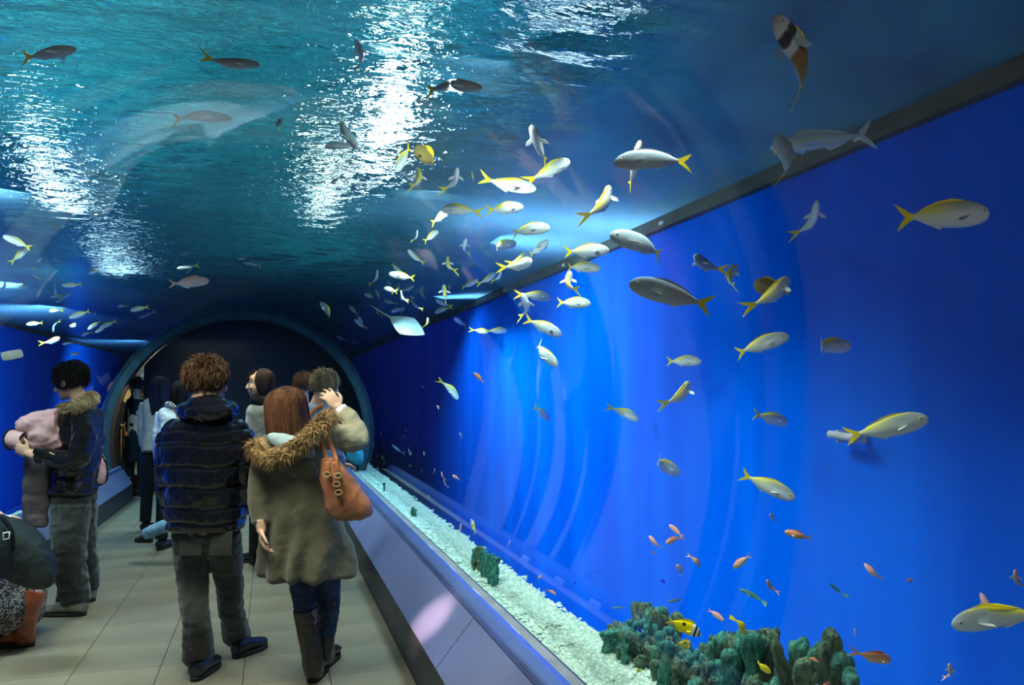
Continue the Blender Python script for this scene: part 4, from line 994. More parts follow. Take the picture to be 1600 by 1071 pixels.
def short_hair(f, M, mat, ln=.05, n=1500, seed=0, spike=.6, mess=.5, k=1.06, low=-.5):
    """cropped or tousled hair: a skull cap plus locks combed down and outward"""
    r = random.Random(seed); bm = bmesh.new()
    c = Vector((0, -.026, .034)); rad = Vector((.080, .094, .086)) * k
    ell(bm, c, rad, seg=28, ring=20)
    bmesh.ops.delete(bm, geom=[v for v in bm.verts if (v.co.y > .045 and v.co.z < .055) or v.co.z < -.075 or (v.co.y > .02 and v.co.z < .0)], context='VERTS')
    it = []
    for _ in range(n):
        z = r.uniform(low, 1); a = r.uniform(0, 6.283); q = math.sqrt(max(0, 1 - z * z)); d = Vector((q * math.cos(a), q * math.sin(a), z))
        p = c + Vector((d.x * rad.x, d.y * rad.y, d.z * rad.z))
        if (p.y > .05 and p.z < .055) or (p.y > .02 and p.z < .0): continue
        down = Vector((d.x * .3, d.y * .3 + (.25 if d.y > 0 else -.15), -1)).normalized(); tg = (down - d * down.dot(d)); tg = tg.normalized() if tg.length > .1 else Vector((r.uniform(-1, 1), r.uniform(-1, 1), 0)).normalized()
        g = (tg * (1 - spike * max(0, z)) + d * spike * (.35 + .65 * max(0, z)) + Vector((r.gauss(0, mess), r.gauss(0, mess), r.gauss(0, mess))) * .5).normalized(); l = ln * r.uniform(.6, 1.25)
        it.append(([p - d * .004, p + (g * .5 + d * .22) * l, p + g * l * .9 + Vector((0, 0, -.18 * l)) + Vector((r.gauss(0, .1), r.gauss(0, .1), 0)) * l], r.uniform(.0022, .0045)))
    strands(bm, it); bmesh.ops.transform(bm, matrix=M, verts=bm.verts[:]); return obj('hair', bm, mat, f.root)
def long_hair(f, M, mat, length=.25, n=1300, seed=0, wide=1.0, fringe=True, out=.0, span=.80):
    """straight hair falling from the crown; length below the head's centre"""
    r = random.Random(seed); bm = bmesh.new(); c = Vector((0, -.024, .034)); rad = Vector((.088 * wide, .100, .092))
    def prof(a, t):                         # a around, t 0 crown .. 1 ends
        d = Vector((math.cos(a), math.sin(a), 0))
        if t < .4:
            e = t / .4 * math.pi / 2; q = math.sin(e); return Vector((c.x + d.x * rad.x * q, c.y + d.y * rad.y * q, c.z + rad.z * math.cos(e)))
        k = (t - .4) / .6; z = c.z - k * (length + c.z); s = 1 + out * math.sin(k * 2.4) - .22 * k ** 2
        return Vector((c.x + d.x * rad.x * s, c.y + d.y * rad.y * s - .012 * k, z))
    A = [math.pi * (1.5 + x) for x in np.linspace(-span, span, 34)]; T = np.linspace(0, 1, 15); g = []
    for t in T: g.append([bm.verts.new(prof(a, t)) for a in A])
    for i in range(14):
        for j in range(33): bm.faces.new((g[i][j], g[i][j + 1], g[i + 1][j + 1], g[i + 1][j]))
    it = []
    for _ in range(n):
        a = r.choice(A) + r.uniform(-.08, .08); t0 = r.uniform(0, .5); t1 = min(1.03, t0 + r.uniform(.35, .7)); o = r.uniform(.0, .006)
        pts = [prof(a + .06 * math.sin(t * 5 + a), t) + Vector((math.cos(a), math.sin(a), 0)) * o for t in np.linspace(t0, t1, 6)]; it.append((pts, r.uniform(.002, .0048)))
    for _ in range(n // 6 if fringe else 0):
        x = r.uniform(-.06, .06); it.append(([(x * .6, .03, .118), (x, .078, .085), (x * 1.1, .094, .045), (x * 1.15, .092, .018 + abs(x) * -.3)], .003))
    strands(bm, it); bmesh.ops.transform(bm, matrix=M, verts=bm.verts[:]); return obj('hair', bm, mat, f.root)
def furry(name, f, path, rad, ln, mat, n=1800, seed=0, flat=1.0, lab=None, droop=.3):
    """a soft roll with fur standing off it"""
    r = random.Random(seed); bm = bmesh.new(); tube(bm, path, rad * .7, 12, flat=flat, smoothk=4); P = [Vector(p) for p in catmull(path, 6)]; it = []
    for _ in range(n):
        i = r.randrange(len(P) - 1); p = P[i].lerp(P[i + 1], r.random()); t = (P[i + 1] - P[i]).normalized()
        d = Vector((r.gauss(0, 1), r.gauss(0, 1), r.gauss(0, 1))); d = (d - t * d.dot(t)).normalized(); q = p + d * rad * .6; g = (d + t * r.gauss(0, .5) + Vector((0, 0, -droop))).normalized(); l = ln * r.uniform(.6, 1.3)
        it.append(([q, q + g * l * .5, q + g * l + Vector((0, 0, -.25 * l)) + t * r.gauss(0, .2) * l], r.uniform(.002, .0042)))
    strands(bm, it); o = obj(name, bm, mat, f.root)
    if lab: o['label'] = lab
    return o
def hand(bm, wrist, tip_dir, palm_n, curl=.5, k=1.0, thumb=1, spread=.10):
    """palm plus four unequal bent fingers and a thumb off the side of the palm"""
    w = Vector(wrist); d = Vector(tip_dir).normalized(); n = Vector(palm_n); n = (n - d * n.dot(d)).normalized(); s = d.cross(n).normalized() * thumb
    pts = [w - d * .03 * k, w + d * .02 * k, w + d * .055 * k, w + d * .085 * k]; tube(bm, pts, [.024 * k, .030 * k, .040 * k, .038 * k], 12, flat=.5, smoothk=2) if abs(n.y) > 2 else None
    R3 = Matrix((s, d, n)).transposed().to_4x4()
    ell(bm, w + d * .048 * k, (.041 * k, .052 * k, .017 * k), rot=Matrix((s, d, n)).transposed())
    tube(bm, [w - d * .05 * k, w + d * .02 * k], [.027 * k, .026 * k], 12, smoothk=1)
    for i, (o, l) in enumerate(((.031, .074), (.0105, .083), (-.0105, .077), (-.030, .060))):
        b0 = w + d * (.082 - .006 * abs(i - 1.2)) * k + s * o * k; a = 0; p = b0; fd = (d + s * spread * (1.5 - i)).normalized(); pp = [b0 - fd * .03 * k, b0]
        for seg, q in enumerate((.42, .32, .26)):
            a += curl * (.75, .9, .6)[seg]; p = p + (fd * math.cos(a) - n * -math.sin(a)) * l * q * k; pp.append(p.copy())
        tube(bm, pp, [.0088 * k, .0088 * k, .0082 * k, .0075 * k, .0058 * k], 8, smoothk=2)
    b0 = w + d * .018 * k + s * .026 * k; q1 = b0 + (s * .75 + d * .6 + n * .25) * .036 * k; q2 = q1 + (s * .35 + d * .85 + n * .35) * .030 * k; q3 = q2 + (s * .05 + d * .9 + n * .4) * .024 * k
    tube(bm, [b0 - d * .01, b0, q1, q2, q3], [.014 * k, .0135 * k, .0105 * k, .009 * k, .0065 * k], 8, smoothk=2)
def foot(bm, heel, toe, h=.07, w=.042, heel_h=0.):
    a, t = Vector(heel), Vector(toe); d = (t - a); L_ = d.length; d.normalize(); u = Vector((0, 0, 1))
    pts = [a + d * x * L_ + u * z for x, z in ((0, h * .55), (.15, h * .6), (.4, h * .55), (.7, h * .42), (.9, h * .36), (1.0, h * .30))]
    tube(bm, pts, [w * .75, w * .95, w * .95, w * 1.1, w * .95, w * .45], 14, flat=.8, smoothk=2)
def shoe(f, heel, toe, mat, name='shoe', h=.075, w=.046, up=None, upr=.05, heel_h=.0):
    """shoe or boot with sole; up = points of the shaft"""
    a, t = Vector(heel), Vector(toe); d = (t - a).normalized(); L_ = (t - a).length; bm = bmesh.new()
    prof = [(0.0, .035, .8), (.06, .045, .98), (.25, .05, 1), (.45, .044, .95), (.68, .034, 1.12), (.88, .028, 1.0), (1.0, .022, .5)]
    side = Vector((-d.y, d.x, 0)); secs = []
    for x, z, ww in prof:
        p = a + d * x * L_; hz = z * (h / .05) * .62; secs.append([bm.verts.new(p + side * math.cos(q) * w * ww + Vector((0, 0, .018 + heel_h * (1 - x) + hz * (.5 + .5 * math.sin(q)) * 1.9 * (1 if math.sin(q) > 0 else .9)))) for q in (2 * math.pi * i / 14 for i in range(14))])
    for A, B in zip(secs, secs[1:]):
        for i in range(14): bm.faces.new((A[i], A[(i + 1) % 14], B[(i + 1) % 14], B[i]))
    bm.faces.new(secs[0][::-1]); bm.faces.new(secs[-1])
    if up: tube(bm, [tuple(a + d * .22 * L_ + Vector((0, 0, .05)))] + list(up), ([upr[0]] + list(upr) if isinstance(upr, list) else [upr * .95] + [upr] * (len(up) - 1) + [upr * 1.15]), 14)
    o = fuse(name, bm, .007, mat, f.root, it=2, disp=wrinkle(.003, 16, 4) if up else None)
    bm = bmesh.new(); A = []; B = []
    for i in range(24):
        q = 2 * math.pi * i / 24; x = .5 + .53 * math.cos(q); ww = w * 1.06 * (1.05 if x > .5 else .9); p = a + d * x * L_ + side * math.sin(q) * ww * (abs(math.sin(q)) ** -.25 if abs(math.sin(q)) > .05 else 1)
        A.append(bm.verts.new((p.x, p.y, a.z))); B.append(bm.verts.new((p.x, p.y, a.z + .024)))
    bm.faces.new(A[::-1]); bm.faces.new(B)
    for i in range(24): bm.faces.new((A[i], A[(i + 1) % 24], B[(i + 1) % 24], B[i]))
    obj('sole', bm, M_sole, o); return o
# ---------------------------------------------------------------- man in black puffer jacket (seen from behind)
f = Fig(322, 4.15, 'person in shiny black quilted puffer jacket, tousled brown hair, back turned'); J = f.J
M = head(f.b, J(327, 597, .0), R(-32), R(-6), 0, 1.02)
tube(f.b, [J(324, 650), J(322, 700), J(321, 770), J(322, 830)], [.10, .135, .125, .12], 16)
f.limb([J(290, 675), J(268, 695), J(264, 745), J(274, 788, .10), J(288, 800, .15)], [.042, .042, .045, .04, .032])
f.limb([J(357, 675), J(376, 695), J(382, 745), J(374, 788, .10), J(362, 800, .15)], [.042, .042, .045, .04, .032])
hand(f.b, J(290, 800, .15), (.3, 0, -.9), (1, 0, 0), .5); hand(f.b, J(360, 800, .15), (-.3, 0, -.9), (-1, 0, 0), .5)
lg1 = [J(300, 830), J(301, 905, .03), J(307, 975, -.03), tuple(Vector(f.G(309, 1052)) + Vector((0, 0, .10)))]
lg2 = [J(344, 830), J(357, 900, .16), J(362, 955, .26), tuple(Vector(f.G(370, 1020)) + Vector((0, 0, .10)))]
f.limb(lg1, [.085, .058, .05, .04]); f.limb(lg2, [.085, .058, .05, .04]); f.skin(M_skinp)
short_hair(f, M, M_hbrown, .050, 2600, 3, spike=.5, mess=.45, k=1.0, low=-.75)
face(f, M)
# quilted jacket: sections bulge between the seams
bm = bmesh.new(); seams = [652, 693, 727, 758, 790, 822]
cx_ = np.interp; secs = []
for py in np.arange(652, 827, 3.0):
    hw = cx_(py, [652, 662, 672, 690, 730, 765, 795, 822], [30, 50, 63, 68, 64, 58, 60, 58]); i = max([k for k in range(5) if seams[k] <= py] or [0]); t = (py - seams[i]) / (seams[min(i + 1, 5)] - seams[i])
    b_ = 1 + .04 * (max(0, math.sin(math.pi * min(1, max(0, t)))) ** .5 - .5); secs.append(f.sec(321.5, py, hw * b_, cx_(py, [652, 675, 720, 790, 822], [.09, .13, .155, .15, .145]) * b_))
loft(bm, secs, 40, 2.3, k=1)
def quilt(pts, rad, n=40, amp=.10, per=6, bmx=None):
    q = catmull([(*p, r) for p, r in zip(pts, rad)], 10); L_ = len(q); P = [c[:3] for c in q]
    tube(bmx, P, [c[3] * (1 + amp * (abs(math.sin(math.pi * per * i / L_)) ** .5 - .5)) for i, c in enumerate(q)], 16, smoothk=1)
fuse_q = []
for sl in (1, 2):
    b3 = bmesh.new()
    if sl == 1: quilt([J(285, 670), J(269, 687), J(265, 745), J(270, 785, .05), J(280, 806, .10)], [.060, .074, .066, .060, .050], per=6, bmx=b3)
    else: quilt([J(360, 670), J(374, 687), J(382, 745), J(379, 785, .05), J(368, 806, .10)], [.060, .074, .066, .060, .050], per=6, bmx=b3)
    fuse_q.append(b3)
ZS_ = [1.55 - (p - 612) / 289 for p in (672, 693, 727, 758, 790, 812)]
def puffy(co, no):
    s_ = np.zeros(len(co))
    for z_ in ZS_: s_ -= .010 * np.exp(-((co[:, 2] - z_ + .006 * np.sin(co[:, 0] * 21)) / .0085) ** 2)
    return s_ + .006 + wrinkle(.0065, 21, 11, .6)(co, no)
jk = fuse('jacket', bm, .0075, M_puff, f.root, it=1, disp=puffy)
for b3 in fuse_q: fuse('sleeve', b3, .0075, M_puff, jk, it=1, disp=puffy)
bm = bmesh.new(); ring = []
for k in range(15):
    a = math.pi * 2 * k / 14; ring.append(Vector(J(325, 641)) + Vector((.118 * math.cos(a), .095 * math.sin(a), .012 * math.sin(a))))
tube(bm, ring, .044, 14, smoothk=2); ell(bm, Vector(J(325, 645, -.085)), (.135, .075, .055)); ell(bm, Vector(J(325, 632, -.06)), (.115, .08, .05))
fuse('hood', bm, .0075, M_puff, f.root, it=2, disp=wrinkle(.008, 16, 5, 1.6))
bm = bmesh.new(); ell(bm, Vector(J(322, 832)), (.165, .12, .10)); tube(bm, [Vector(p) for p in lg1], [.105, .082, .072, .085], 16, smoothk=5); tube(bm, [Vector(p) for p in lg2], [.105, .080, .070, .080], 16, smoothk=5)
tr = fuse('trousers', bm, .0085, M_char2, f.root, it=2, disp=wrinkle(.009, 11, 7, 1.5))
for px in (298, 345):
    bm = bmesh.new(); c = Vector(J(px, 850, -.107)); box(bm, (-.058, -.006, -.062), (.058, .006, .062), M=Matrix.Translation(c), bev=.003); obj('back_pocket', bm, M_char2, tr)
h = Vector(f.G(303, 1066)); shoe(f, h, h + Vector((.02, .27, 0)), M_boot)
h = Vector(f.G(366, 1030)); shoe(f, h, h + Vector((.11, .22, 0)), M_boot)

# ---------------------------------------------------------------- woman in olive parka
f = Fig(480, 4.08, 'person in olive parka with fur-edged hood, chestnut hair, one arm raised'); J = f.J
M = head(f.b, J(449, 640, .03), R(4), R(4), R(-7), .98)
tube(f.b, [J(455, 690), J(465, 740), J(475, 800), J(484, 860)], [.10, .12, .11, .13], 16)
f.limb([J(425, 698), J(411, 762, -.05), J(407, 824, -.15)], [.048, .04, .026]); f.limb([J(500, 682), J(556, 690, .05), J(530, 640, .16)], [.048, .04, .026])
hand(f.b, J(408, 826, -.16), (.12, -.05, -1), (.9, .3, 0), .6, .95); hand(f.b, J(529, 638, .16), (-.62, .0, .8), (-.5, .8, -.3), .45, .98, thumb=-1, spread=.16)
lg1 = [J(468, 880), J(477, 945), J(484, 1000), tuple(Vector(f.G(489, 1066)) + Vector((0, 0, .10)))]; lg2 = [J(508, 880, .08), J(514, 945, .14), J(509, 990, .16), tuple(Vector(f.G(504, 1044)) + Vector((0, 0, .10)))]
f.limb(lg1, [.075, .048, .045, .035]); f.limb(lg2, [.075, .048, .045, .035]); f.skin(M_skinp)
long_hair(f, M, M_hchest, .25, 2400, 5, wide=1.22, out=.10)
bm = bmesh.new(); secs = [f.sec(452, 672, 22, .07), f.sec(455, 682, 44, .10), f.sec(459, 700, 49, .125), f.sec(462, 740, 49, .13), f.sec(468, 780, 54, .14), f.sec(474, 820, 62, .155), f.sec(478, 860, 70, .17), f.sec(480, 893, 75, .175), f.sec(479, 898, 73, .165)]
loft(bm, secs, 44, 2.1); tube(bm, [J(424, 698), J(412, 730, -.03), J(405, 768, -.08), J(406, 820, -.14)], [.06, .064, .060, .044], 16)
def coatfold(co, no):
    a = np.arctan2(co[:, 1], co[:, 0] + .03); lowr = np.clip((1.05 - co[:, 2]) / .45, 0, 1)
    return .018 * lowr * np.sin(a * 7 + 2 * np.sin(co[:, 2] * 5)) + wrinkle(.008, 8, 21)(co, no)
jk = fuse('parka', bm, .0085, M_olive, f.root, it=2, disp=coatfold)
bm = bmesh.new(); tube(bm, [J(494, 684), J(528, 683, .02), J(557, 688, .06), J(552, 662, .12), J(536, 645, .155)], [.062, .068, .064, .052, .043], 16, smoothk=5)
fuse('raised_sleeve', bm, .0085, M_oliv2, f.root, it=2, disp=wrinkle(.010, 13, 23), lab='paler khaki raised sleeve')
bm = bmesh.new(); tube(bm, [J(539, 648, .15), J(531, 639, .16)], [.040, .038], 14, smoothk=1); obj('cuff', bm, M_cuff, f.root)
bm = bmesh.new(); ell(bm, Vector(J(456, 697, -.10)), (.14, .05, .05), rot=Matrix.Rotation(R(22), 3, 'Y')); ell(bm, Vector(J(482, 682, -.09)), (.06, .04, .03)); fuse('hood_lining', bm, .009, M_line, f.root, it=2, disp=wrinkle(.006, 12, 9), lab='pale blue hood lining')
furry('hood_fur', f, [J(399, 694, -.08), J(403, 706, -.13), J(420, 716, -.17), J(444, 710, -.19), J(470, 694, -.185), J(490, 674, -.17), J(508, 658, -.12), J(515, 650, -.06)], .036, .042, M_fur, 3600, 3, lab='brown fur edging')
bm = bmesh.new(); ell(bm, Vector(J(456, 724, -.10)), (.15, .05, .065), rot=Matrix.Rotation(R(25), 3, 'Y')); fuse('hood', bm, .009, M_olive, f.root, it=2, disp=wrinkle(.008, 12, 19))
bm = bmesh.new(); tube(bm, lg1[:3], [.085, .060, .052], 14); tube(bm, lg2[:3], [.085, .060, .052], 14); fuse('jeans', bm, .008, M_navy, f.root, it=1, disp=wrinkle(.006, 22, 31, 2))
h = Vector(f.G(487, 1068)); shoe(f, h, h + Vector((.0, .24, 0)), M_boot, 'boot', up=[J(489, 1040), J(484, 1000), J(477, 950, 0)], upr=[.055, .058, .066], heel_h=.02)
h = Vector(f.G(504, 1046)); shoe(f, h, h + Vector((.02, .24, 0)), M_boot, 'boot', up=[J(505, 1020, .17), J(509, 985, .17), J(514, 935, .14)], upr=[.055, .058, .064], heel_h=.02)
# tan handbag hanging at her side
hb = Fig(540, 3.93, 'tan leather handbag with knotted straps and brass buckles, hung from the parka shoulder', 'handbag', 'bag', z=.72); J = hb.J
bm = bmesh.new(); q = []
for py, cx, hw, ry in ((716, 513, 9, .03), (724, 516, 15, .04), (740, 523, 22, .06), (760, 532, 29, .075), (780, 541, 35, .085), (795, 546, 36, .085), (805, 548, 32, .075), (812, 548, 20, .05)): q.append(hb.sec(cx, py, hw, ry))
loft(bm, q, 40, 2.2)
def pleat(co, no):
    t = np.clip((co[:, 2] - co[:, 2].min()) / (np.ptp(co[:, 2])), 0, 1); return .005 * t ** .7 * np.abs(np.sin(np.arctan2(co[:, 1], co[:, 0] + .06 * t) * 7)) + wrinkle(.005, 15, 3)(co, no)
bb = fuse('bag_body', bm, .006, M_tan, hb.root, it=2, disp=pleat)
bm = bmesh.new(); tube(bm, [J(503, 664, -.03), J(503, 690), J(508, 712), J(514, 726, -.04)], [.013] * 4, 10, flat=.5); obj('strap', bm, M_tan, hb.root)
bm = bmesh.new(); tube(bm, [J(507, 664, -.03), J(514, 688), J(521, 706), J(526, 722, -.04)], [.013] * 4, 10, flat=.5); obj('strap', bm, M_tan, hb.root)
for a, b_ in (((512, 722), (511, 742)), ((523, 722), (528, 744))):
    bm = bmesh.new(); tube(bm, [J(*a, -.075), J((a[0] + b_[0]) / 2, (a[1] + b_[1]) / 2, -.085), J(*b_, -.09)], [.016, .017, .015], 10, flat=.4); obj('strap_tab', bm, M_tan, hb.root)
bm = bmesh.new(); tube(bm, [J(517, 724, -.07), J(524, 752, -.10), J(531, 782, -.105)], [.013, .013, .011], 10, flat=.4); st = obj('front_strap', bm, M_tan, hb.root)
for px, py in ((511, 742), (528, 744), (526, 757), (529, 770)):
    bm = bmesh.new(); c = Vector(J(px, py, -.112)); ring = [c + Vector((.017 * math.cos(a), 0, .013 * math.sin(a))) for a in np.linspace(0, 6.283, 13)]; tube(bm, ring, .0035, 6, smoothk=1); obj('buckle', bm, M_brass, hb.root)

# ---------------------------------------------------------------- man in leather jacket holding a pink coat
f = Fig(118, 5.27, 'person in black leather jacket with fur collar, facing the glass, holding a pink coat'); J = f.J
M = head(f.b, J(108, 598, .0), R(84), R(-16), 0, 1.0)
tube(f.b, [J(124, 640), J(122, 700), J(118, 765), J(118, 790)], [.10, .12, .115, .11], 16)
f.limb([J(128, 652, -.17), J(122, 714, -.21), J(48, 708, -.27)], [.05, .042, .027]); f.limb([J(122, 652, .17), J(108, 712, .19), J(60, 692, .08)], [.05, .042, .027])
hand(f.b, J(45, 709, -.28), (-1, .12, .42), (.1, 1, .15), .55, 1.02, thumb=-1, spread=.14); hand(f.b, J(60, 692, .08), (-1, -.1, .0), (0, -1, 0), .4, 1.0)
lg1 = [J(112, 790, -.08), J(108, 862, -.10), tuple(Vector(f.G(118, 958)) + Vector((0, 0, .09)))]; lg2 = [J(122, 790, .08), J(128, 862, .14), tuple(Vector(f.G(134, 935)) + Vector((0, 0, .09)))]
f.limb(lg1, [.085, .058, .04]); f.limb(lg2, [.085, .058, .04]); f.skin(M_skin)
short_hair(f, M, M_hblack, .048, 2200, 9, spike=.5, mess=.45, k=1.04, low=-.6); face(f, M)
bm = bmesh.new(); loft(bm, [f.sec(122, 634, 18, .10), f.sec(124, 645, 27, .17), f.sec(122, 665, 32, .20), f.sec(121, 700, 32, .185), f.sec(119, 740, 32, .175), f.sec(115, 764, 33, .18), f.sec(115, 772, 31, .17)], 40, 2.2)
tube(bm, [J(129, 655, -.16), J(131, 685, -.20), J(120, 718, -.22), J(85, 717, -.23), J(52, 709, -.265)], [.072, .075, .072, .058, .046], 16, smoothk=5); tube(bm, [J(122, 655, .16), J(110, 712, .19), J(66, 695, .08)], [.07, .068, .05], 16)
fuse('leather_jacket', bm, .008, M_leath, f.root, it=1, disp=wrinkle(.010, 14, 41))
furry('fur_collar', f, [J(97, 640, -.10), J(106, 640, -.13), J(124, 632, -.14), J(139, 624, -.08), J(143, 621, .0), J(137, 624, .08), J(118, 632, .12), J(100, 640, .05)], .045, .030, M_furp, 3200, 4, lab='beige fur collar')
bm = bmesh.new(); ell(bm, Vector(J(116, 778)), (.135, .16, .11)); tube(bm, lg1, [.125, .105, .098], 16, smoothk=6); tube(bm, lg2, [.12, .10, .092], 16, smoothk=6)
fuse('trousers', bm, .0085, M_char2, f.root, it=2, disp=wrinkle(.013, 9, 43, 1.3))
h = Vector(f.G(133, 962)); shoe(f, h, h + Vector((-.30, .0, 0)), M_shoe, h=.07, w=.05); h = Vector(f.G(147, 940)); shoe(f, h, h + Vector((-.28, .02, 0)), M_shoe, h=.07, w=.05)
# the pink coat over his arm
c = Fig(60, 5.1, 'pink satin coat with dark quilted outside, rolled over the arm of the leather-jacketed visitor', 'folded_coat', 'coat', z=.6); J = c.J
bm = bmesh.new(); tube(bm, [J(30, 670), J(55, 664), J(92, 660)], [.055, .085, .09], 16, flat=.75); tube(bm, [J(50, 690), J(75, 688), J(96, 684)], [.06, .075, .07], 16, flat=.7); ell(bm, Vector(J(70, 676)), (.12, .07, .09))
fuse('lining', bm, .008, M_pinkc, c.root, it=2, disp=wrinkle(.013, 11, 51))
bm = bmesh.new(); a0 = Vector(J(42, 690, -.03)); a1 = Vector(J(18, 687, -.06)); n_ = 20; rings = []
for p, r0 in ((a0, .045), (a1, .052), (a1 + Vector((.003, 0, 0)), .043), (a0 * .6 + a1 * .4, .036)): rings.append([bm.verts.new(p + Vector((.02 * math.cos(q), r0 * math.cos(q), r0 * 1.25 * math.sin(q)))) for q in np.linspace(0, 6.283, n_, endpoint=False)])
for A, B in zip(rings, rings[1:]):
    for i in range(n_): bm.faces.new((A[i], A[(i + 1) % n_], B[(i + 1) % n_], B[i]))
bm.faces.new(rings[-1]); obj('sleeve_end', bm, M_pinkc, c.root)
for p, r0 in ((a1, .053), (a0, .048)):
    bm = bmesh.new(); tube(bm, [p + Vector((.02 * math.cos(q), r0 * math.cos(q), r0 * 1.25 * math.sin(q))) for q in np.linspace(0, 6.283, 25)], .005, 6, smoothk=1); obj('piping', bm, M_dark, c.root)
bm = bmesh.new(); loft(bm, [c.sec(56, 822, 15, .03, .05), c.sec(56, 800, 18, .04, .05), c.sec(58, 760, 19, .05, .05), c.sec(60, 720, 19, .05, .05), c.sec(66, 695, 20, .05, .05)], 28, 2.6, k=4)
fuse('quilted_side', bm, .008, M_taup, c.root, it=1, disp=lambda co, no: .009 * np.abs(np.sin(co[:, 2] * 24)) + wrinkle(.006, 12, 3)(co, no), lab='dark taupe quilted outside')
bm = bmesh.new(); tube(bm, [J(42, 700, .03), J(40, 740, .03), J(38, 790, .03), J(39, 824, .03)], .006, 6); obj('piping', bm, M_dark, c.root)
b2 = Fig(152, 5.35, 'pink bag with dark piping behind the back of the leather-jacketed visitor', 'shoulder_bag', 'bag', z=.75); J = b2.J
bm = bmesh.new(); loft(bm, [b2.sec(148, 757, 14, .05), b2.sec(150, 745, 17, .06), b2.sec(150, 725, 15, .06), b2.sec(147, 708, 9, .05), b2.sec(144, 697, 4, .03)], 28, 2.2); fuse('bag_body', bm, .007, M_pinkc, b2.root, it=2, disp=wrinkle(.006, 14, 5))
bm = bmesh.new(); tube(bm, [J(144, 695), J(155, 706), J(164, 722), J(168, 742), J(163, 755), J(148, 760)], .007, 8); obj('piping', bm, M_dark, b2.root)
bm = bmesh.new(); tube(bm, [J(146, 700), J(140, 660, -.1), J(134, 640, -.16)], .009, 8); obj('strap', bm, M_dark, b2.root)

# ---------------------------------------------------------------- crouching visitor at the picture edge
f = Fig(-25, 4.7, 'crouching person in black and white tweed coat and russet boots, black bag across the back'); J = f.J
M = head(f.b, J(-52, 770, .15), R(60), R(-25))
tube(f.b, [J(-38, 830, .1), J(-30, 880, .05), J(-15, 945)], [.11, .13, .14], 16); f.limb([J(-25, 850, -.12), J(-35, 880, -.2), J(4, 812, -.1)], [.05, .04, .027]); hand(f.b, J(4, 812, -.1), (.6, 0, -.5), (.2, .8, .2), .5)
f.limb([J(-10, 950, -.08), J(-55, 905, -.1), tuple(Vector(f.G(30, 1012)) + Vector((-.05, 0, .09)))], [.09, .06, .04]); f.limb([J(-5, 950, .12), J(-50, 905, .15), tuple(Vector(f.G(45, 985)) + Vector((-.05, 0, .09)))], [.09, .06, .04]); f.skin(M_skinp, .008)
short_hair(f, M, M_hblack, .06, 900, 2)
bm = bmesh.new(); loft(bm, [f.sec(-12, 985, 44, .12), f.sec(-8, 975, 62, .20), f.sec(-6, 950, 68, .26), f.sec(-12, 915, 62, .27), f.sec(-24, 875, 48, .24), f.sec(-36, 835, 40, .20), f.sec(-44, 800, 22, .12)], 36, 2.1); tube(bm, [J(-30, 840, -.15), J(-40, 878, -.22), J(-6, 822, -.12)], [.075, .07, .055], 14)
fuse('tweed_coat', bm, .009, M_tweed, f.root, it=2, disp=wrinkle(.016, 7, 61))
furry('fur_cuff', f, [J(-6, 822, -.13), J(2, 812, -.13), J(12, 814, -.13)], .030, .02, M_whitec, 500, 8, lab='fluffy pale cuff')
h = Vector(f.G(52, 1010)); shoe(f, h, h + Vector((-.26, .0, 0)), M_redb, 'boot', up=[J(40, 985, -.05), J(46, 950, -.05), J(54, 925, -.02)], upr=[.055, .058, .066]); h = Vector(f.G(40, 992)); shoe(f, h, h + Vector((-.26, .03, 0)), M_redb, 'boot', up=[J(24, 965, .05), J(20, 930, .05)], upr=[.055, .06])
g = Fig(40, 4.35, 'big black shoulder bag with metal buckle on the crouching visitor', 'shoulder_bag', 'bag', z=.3); J = g.J
bm = bmesh.new(); loft(bm, [g.sec(66, 918, 12, .05), g.sec(58, 908, 26, .09), g.sec(42, 890, 44, .12), g.sec(28, 865, 50, .13), g.sec(14, 840, 46, .12), g.sec(0, 820, 36, .10), g.sec(-14, 806, 14, .05)], 36, 2.3); bb = fuse('bag_body', bm, .0085, M_darkbag, g.root, it=2, disp=wrinkle(.012, 8, 71))
bm = bmesh.new(); tube(bm, [J(2, 808, -.09), J(18, 830, -.14), J(20, 860, -.15)], [.016] * 3, 8, flat=.35); obj('strap', bm, M_dark, g.root)
bm = bmesh.new(); cc = Vector(J(10, 838, -.155)); tube(bm, [cc + Vector(p) for p in ((-.016, 0, -.02), (.016, 0, -.014), (.016, 0, .022), (-.016, 0, .016), (-.016, 0, -.02))], .004, 6, smoothk=1); obj('buckle', bm, M_white, g.root)

# ---------------------------------------------------------------- visitor with dark bob, smiling in profile
f = Fig(412, 6.7, 'smiling person with dark bob and black scarf, face in profile, grey coat'); J = f.J
M = head(f.b, J(406, 600), R(97), R(-4), 0, 1.03); tube(f.b, [J(414, 640), J(414, 700), J(414, 760)], [.10, .12, .12], 16)
f.limb([J(398, 640), J(392, 685), J(398, 725, .05)], [.05, .04, .028]); f.limb([J(432, 640), J(438, 685), J(432, 725, .05)], [.05, .04, .028]); hand(f.b, J(398, 725, .05), (.1, .2, -1), (1, 0, 0), .5); hand(f.b, J(432, 725, .05), (-.1, .2, -1), (-1, 0, 0), .5)
l1 = [J(406, 760), J(402, 820), tuple(Vector(f.G(399, 880)) + Vector((0, 0, .1)))]; l2 = [J(420, 760), J(422, 820), tuple(Vector(f.G(424, 884)) + Vector((0, 0, .1)))]
f.limb(l1, [.085, .058, .04]); f.limb(l2, [.085, .058, .04]); f.skin(M_skin, .0075); face(f, M, True); long_hair(f, M, M_hdark, .10, 1000, 8, wide=1.1, out=.06, span=.60)
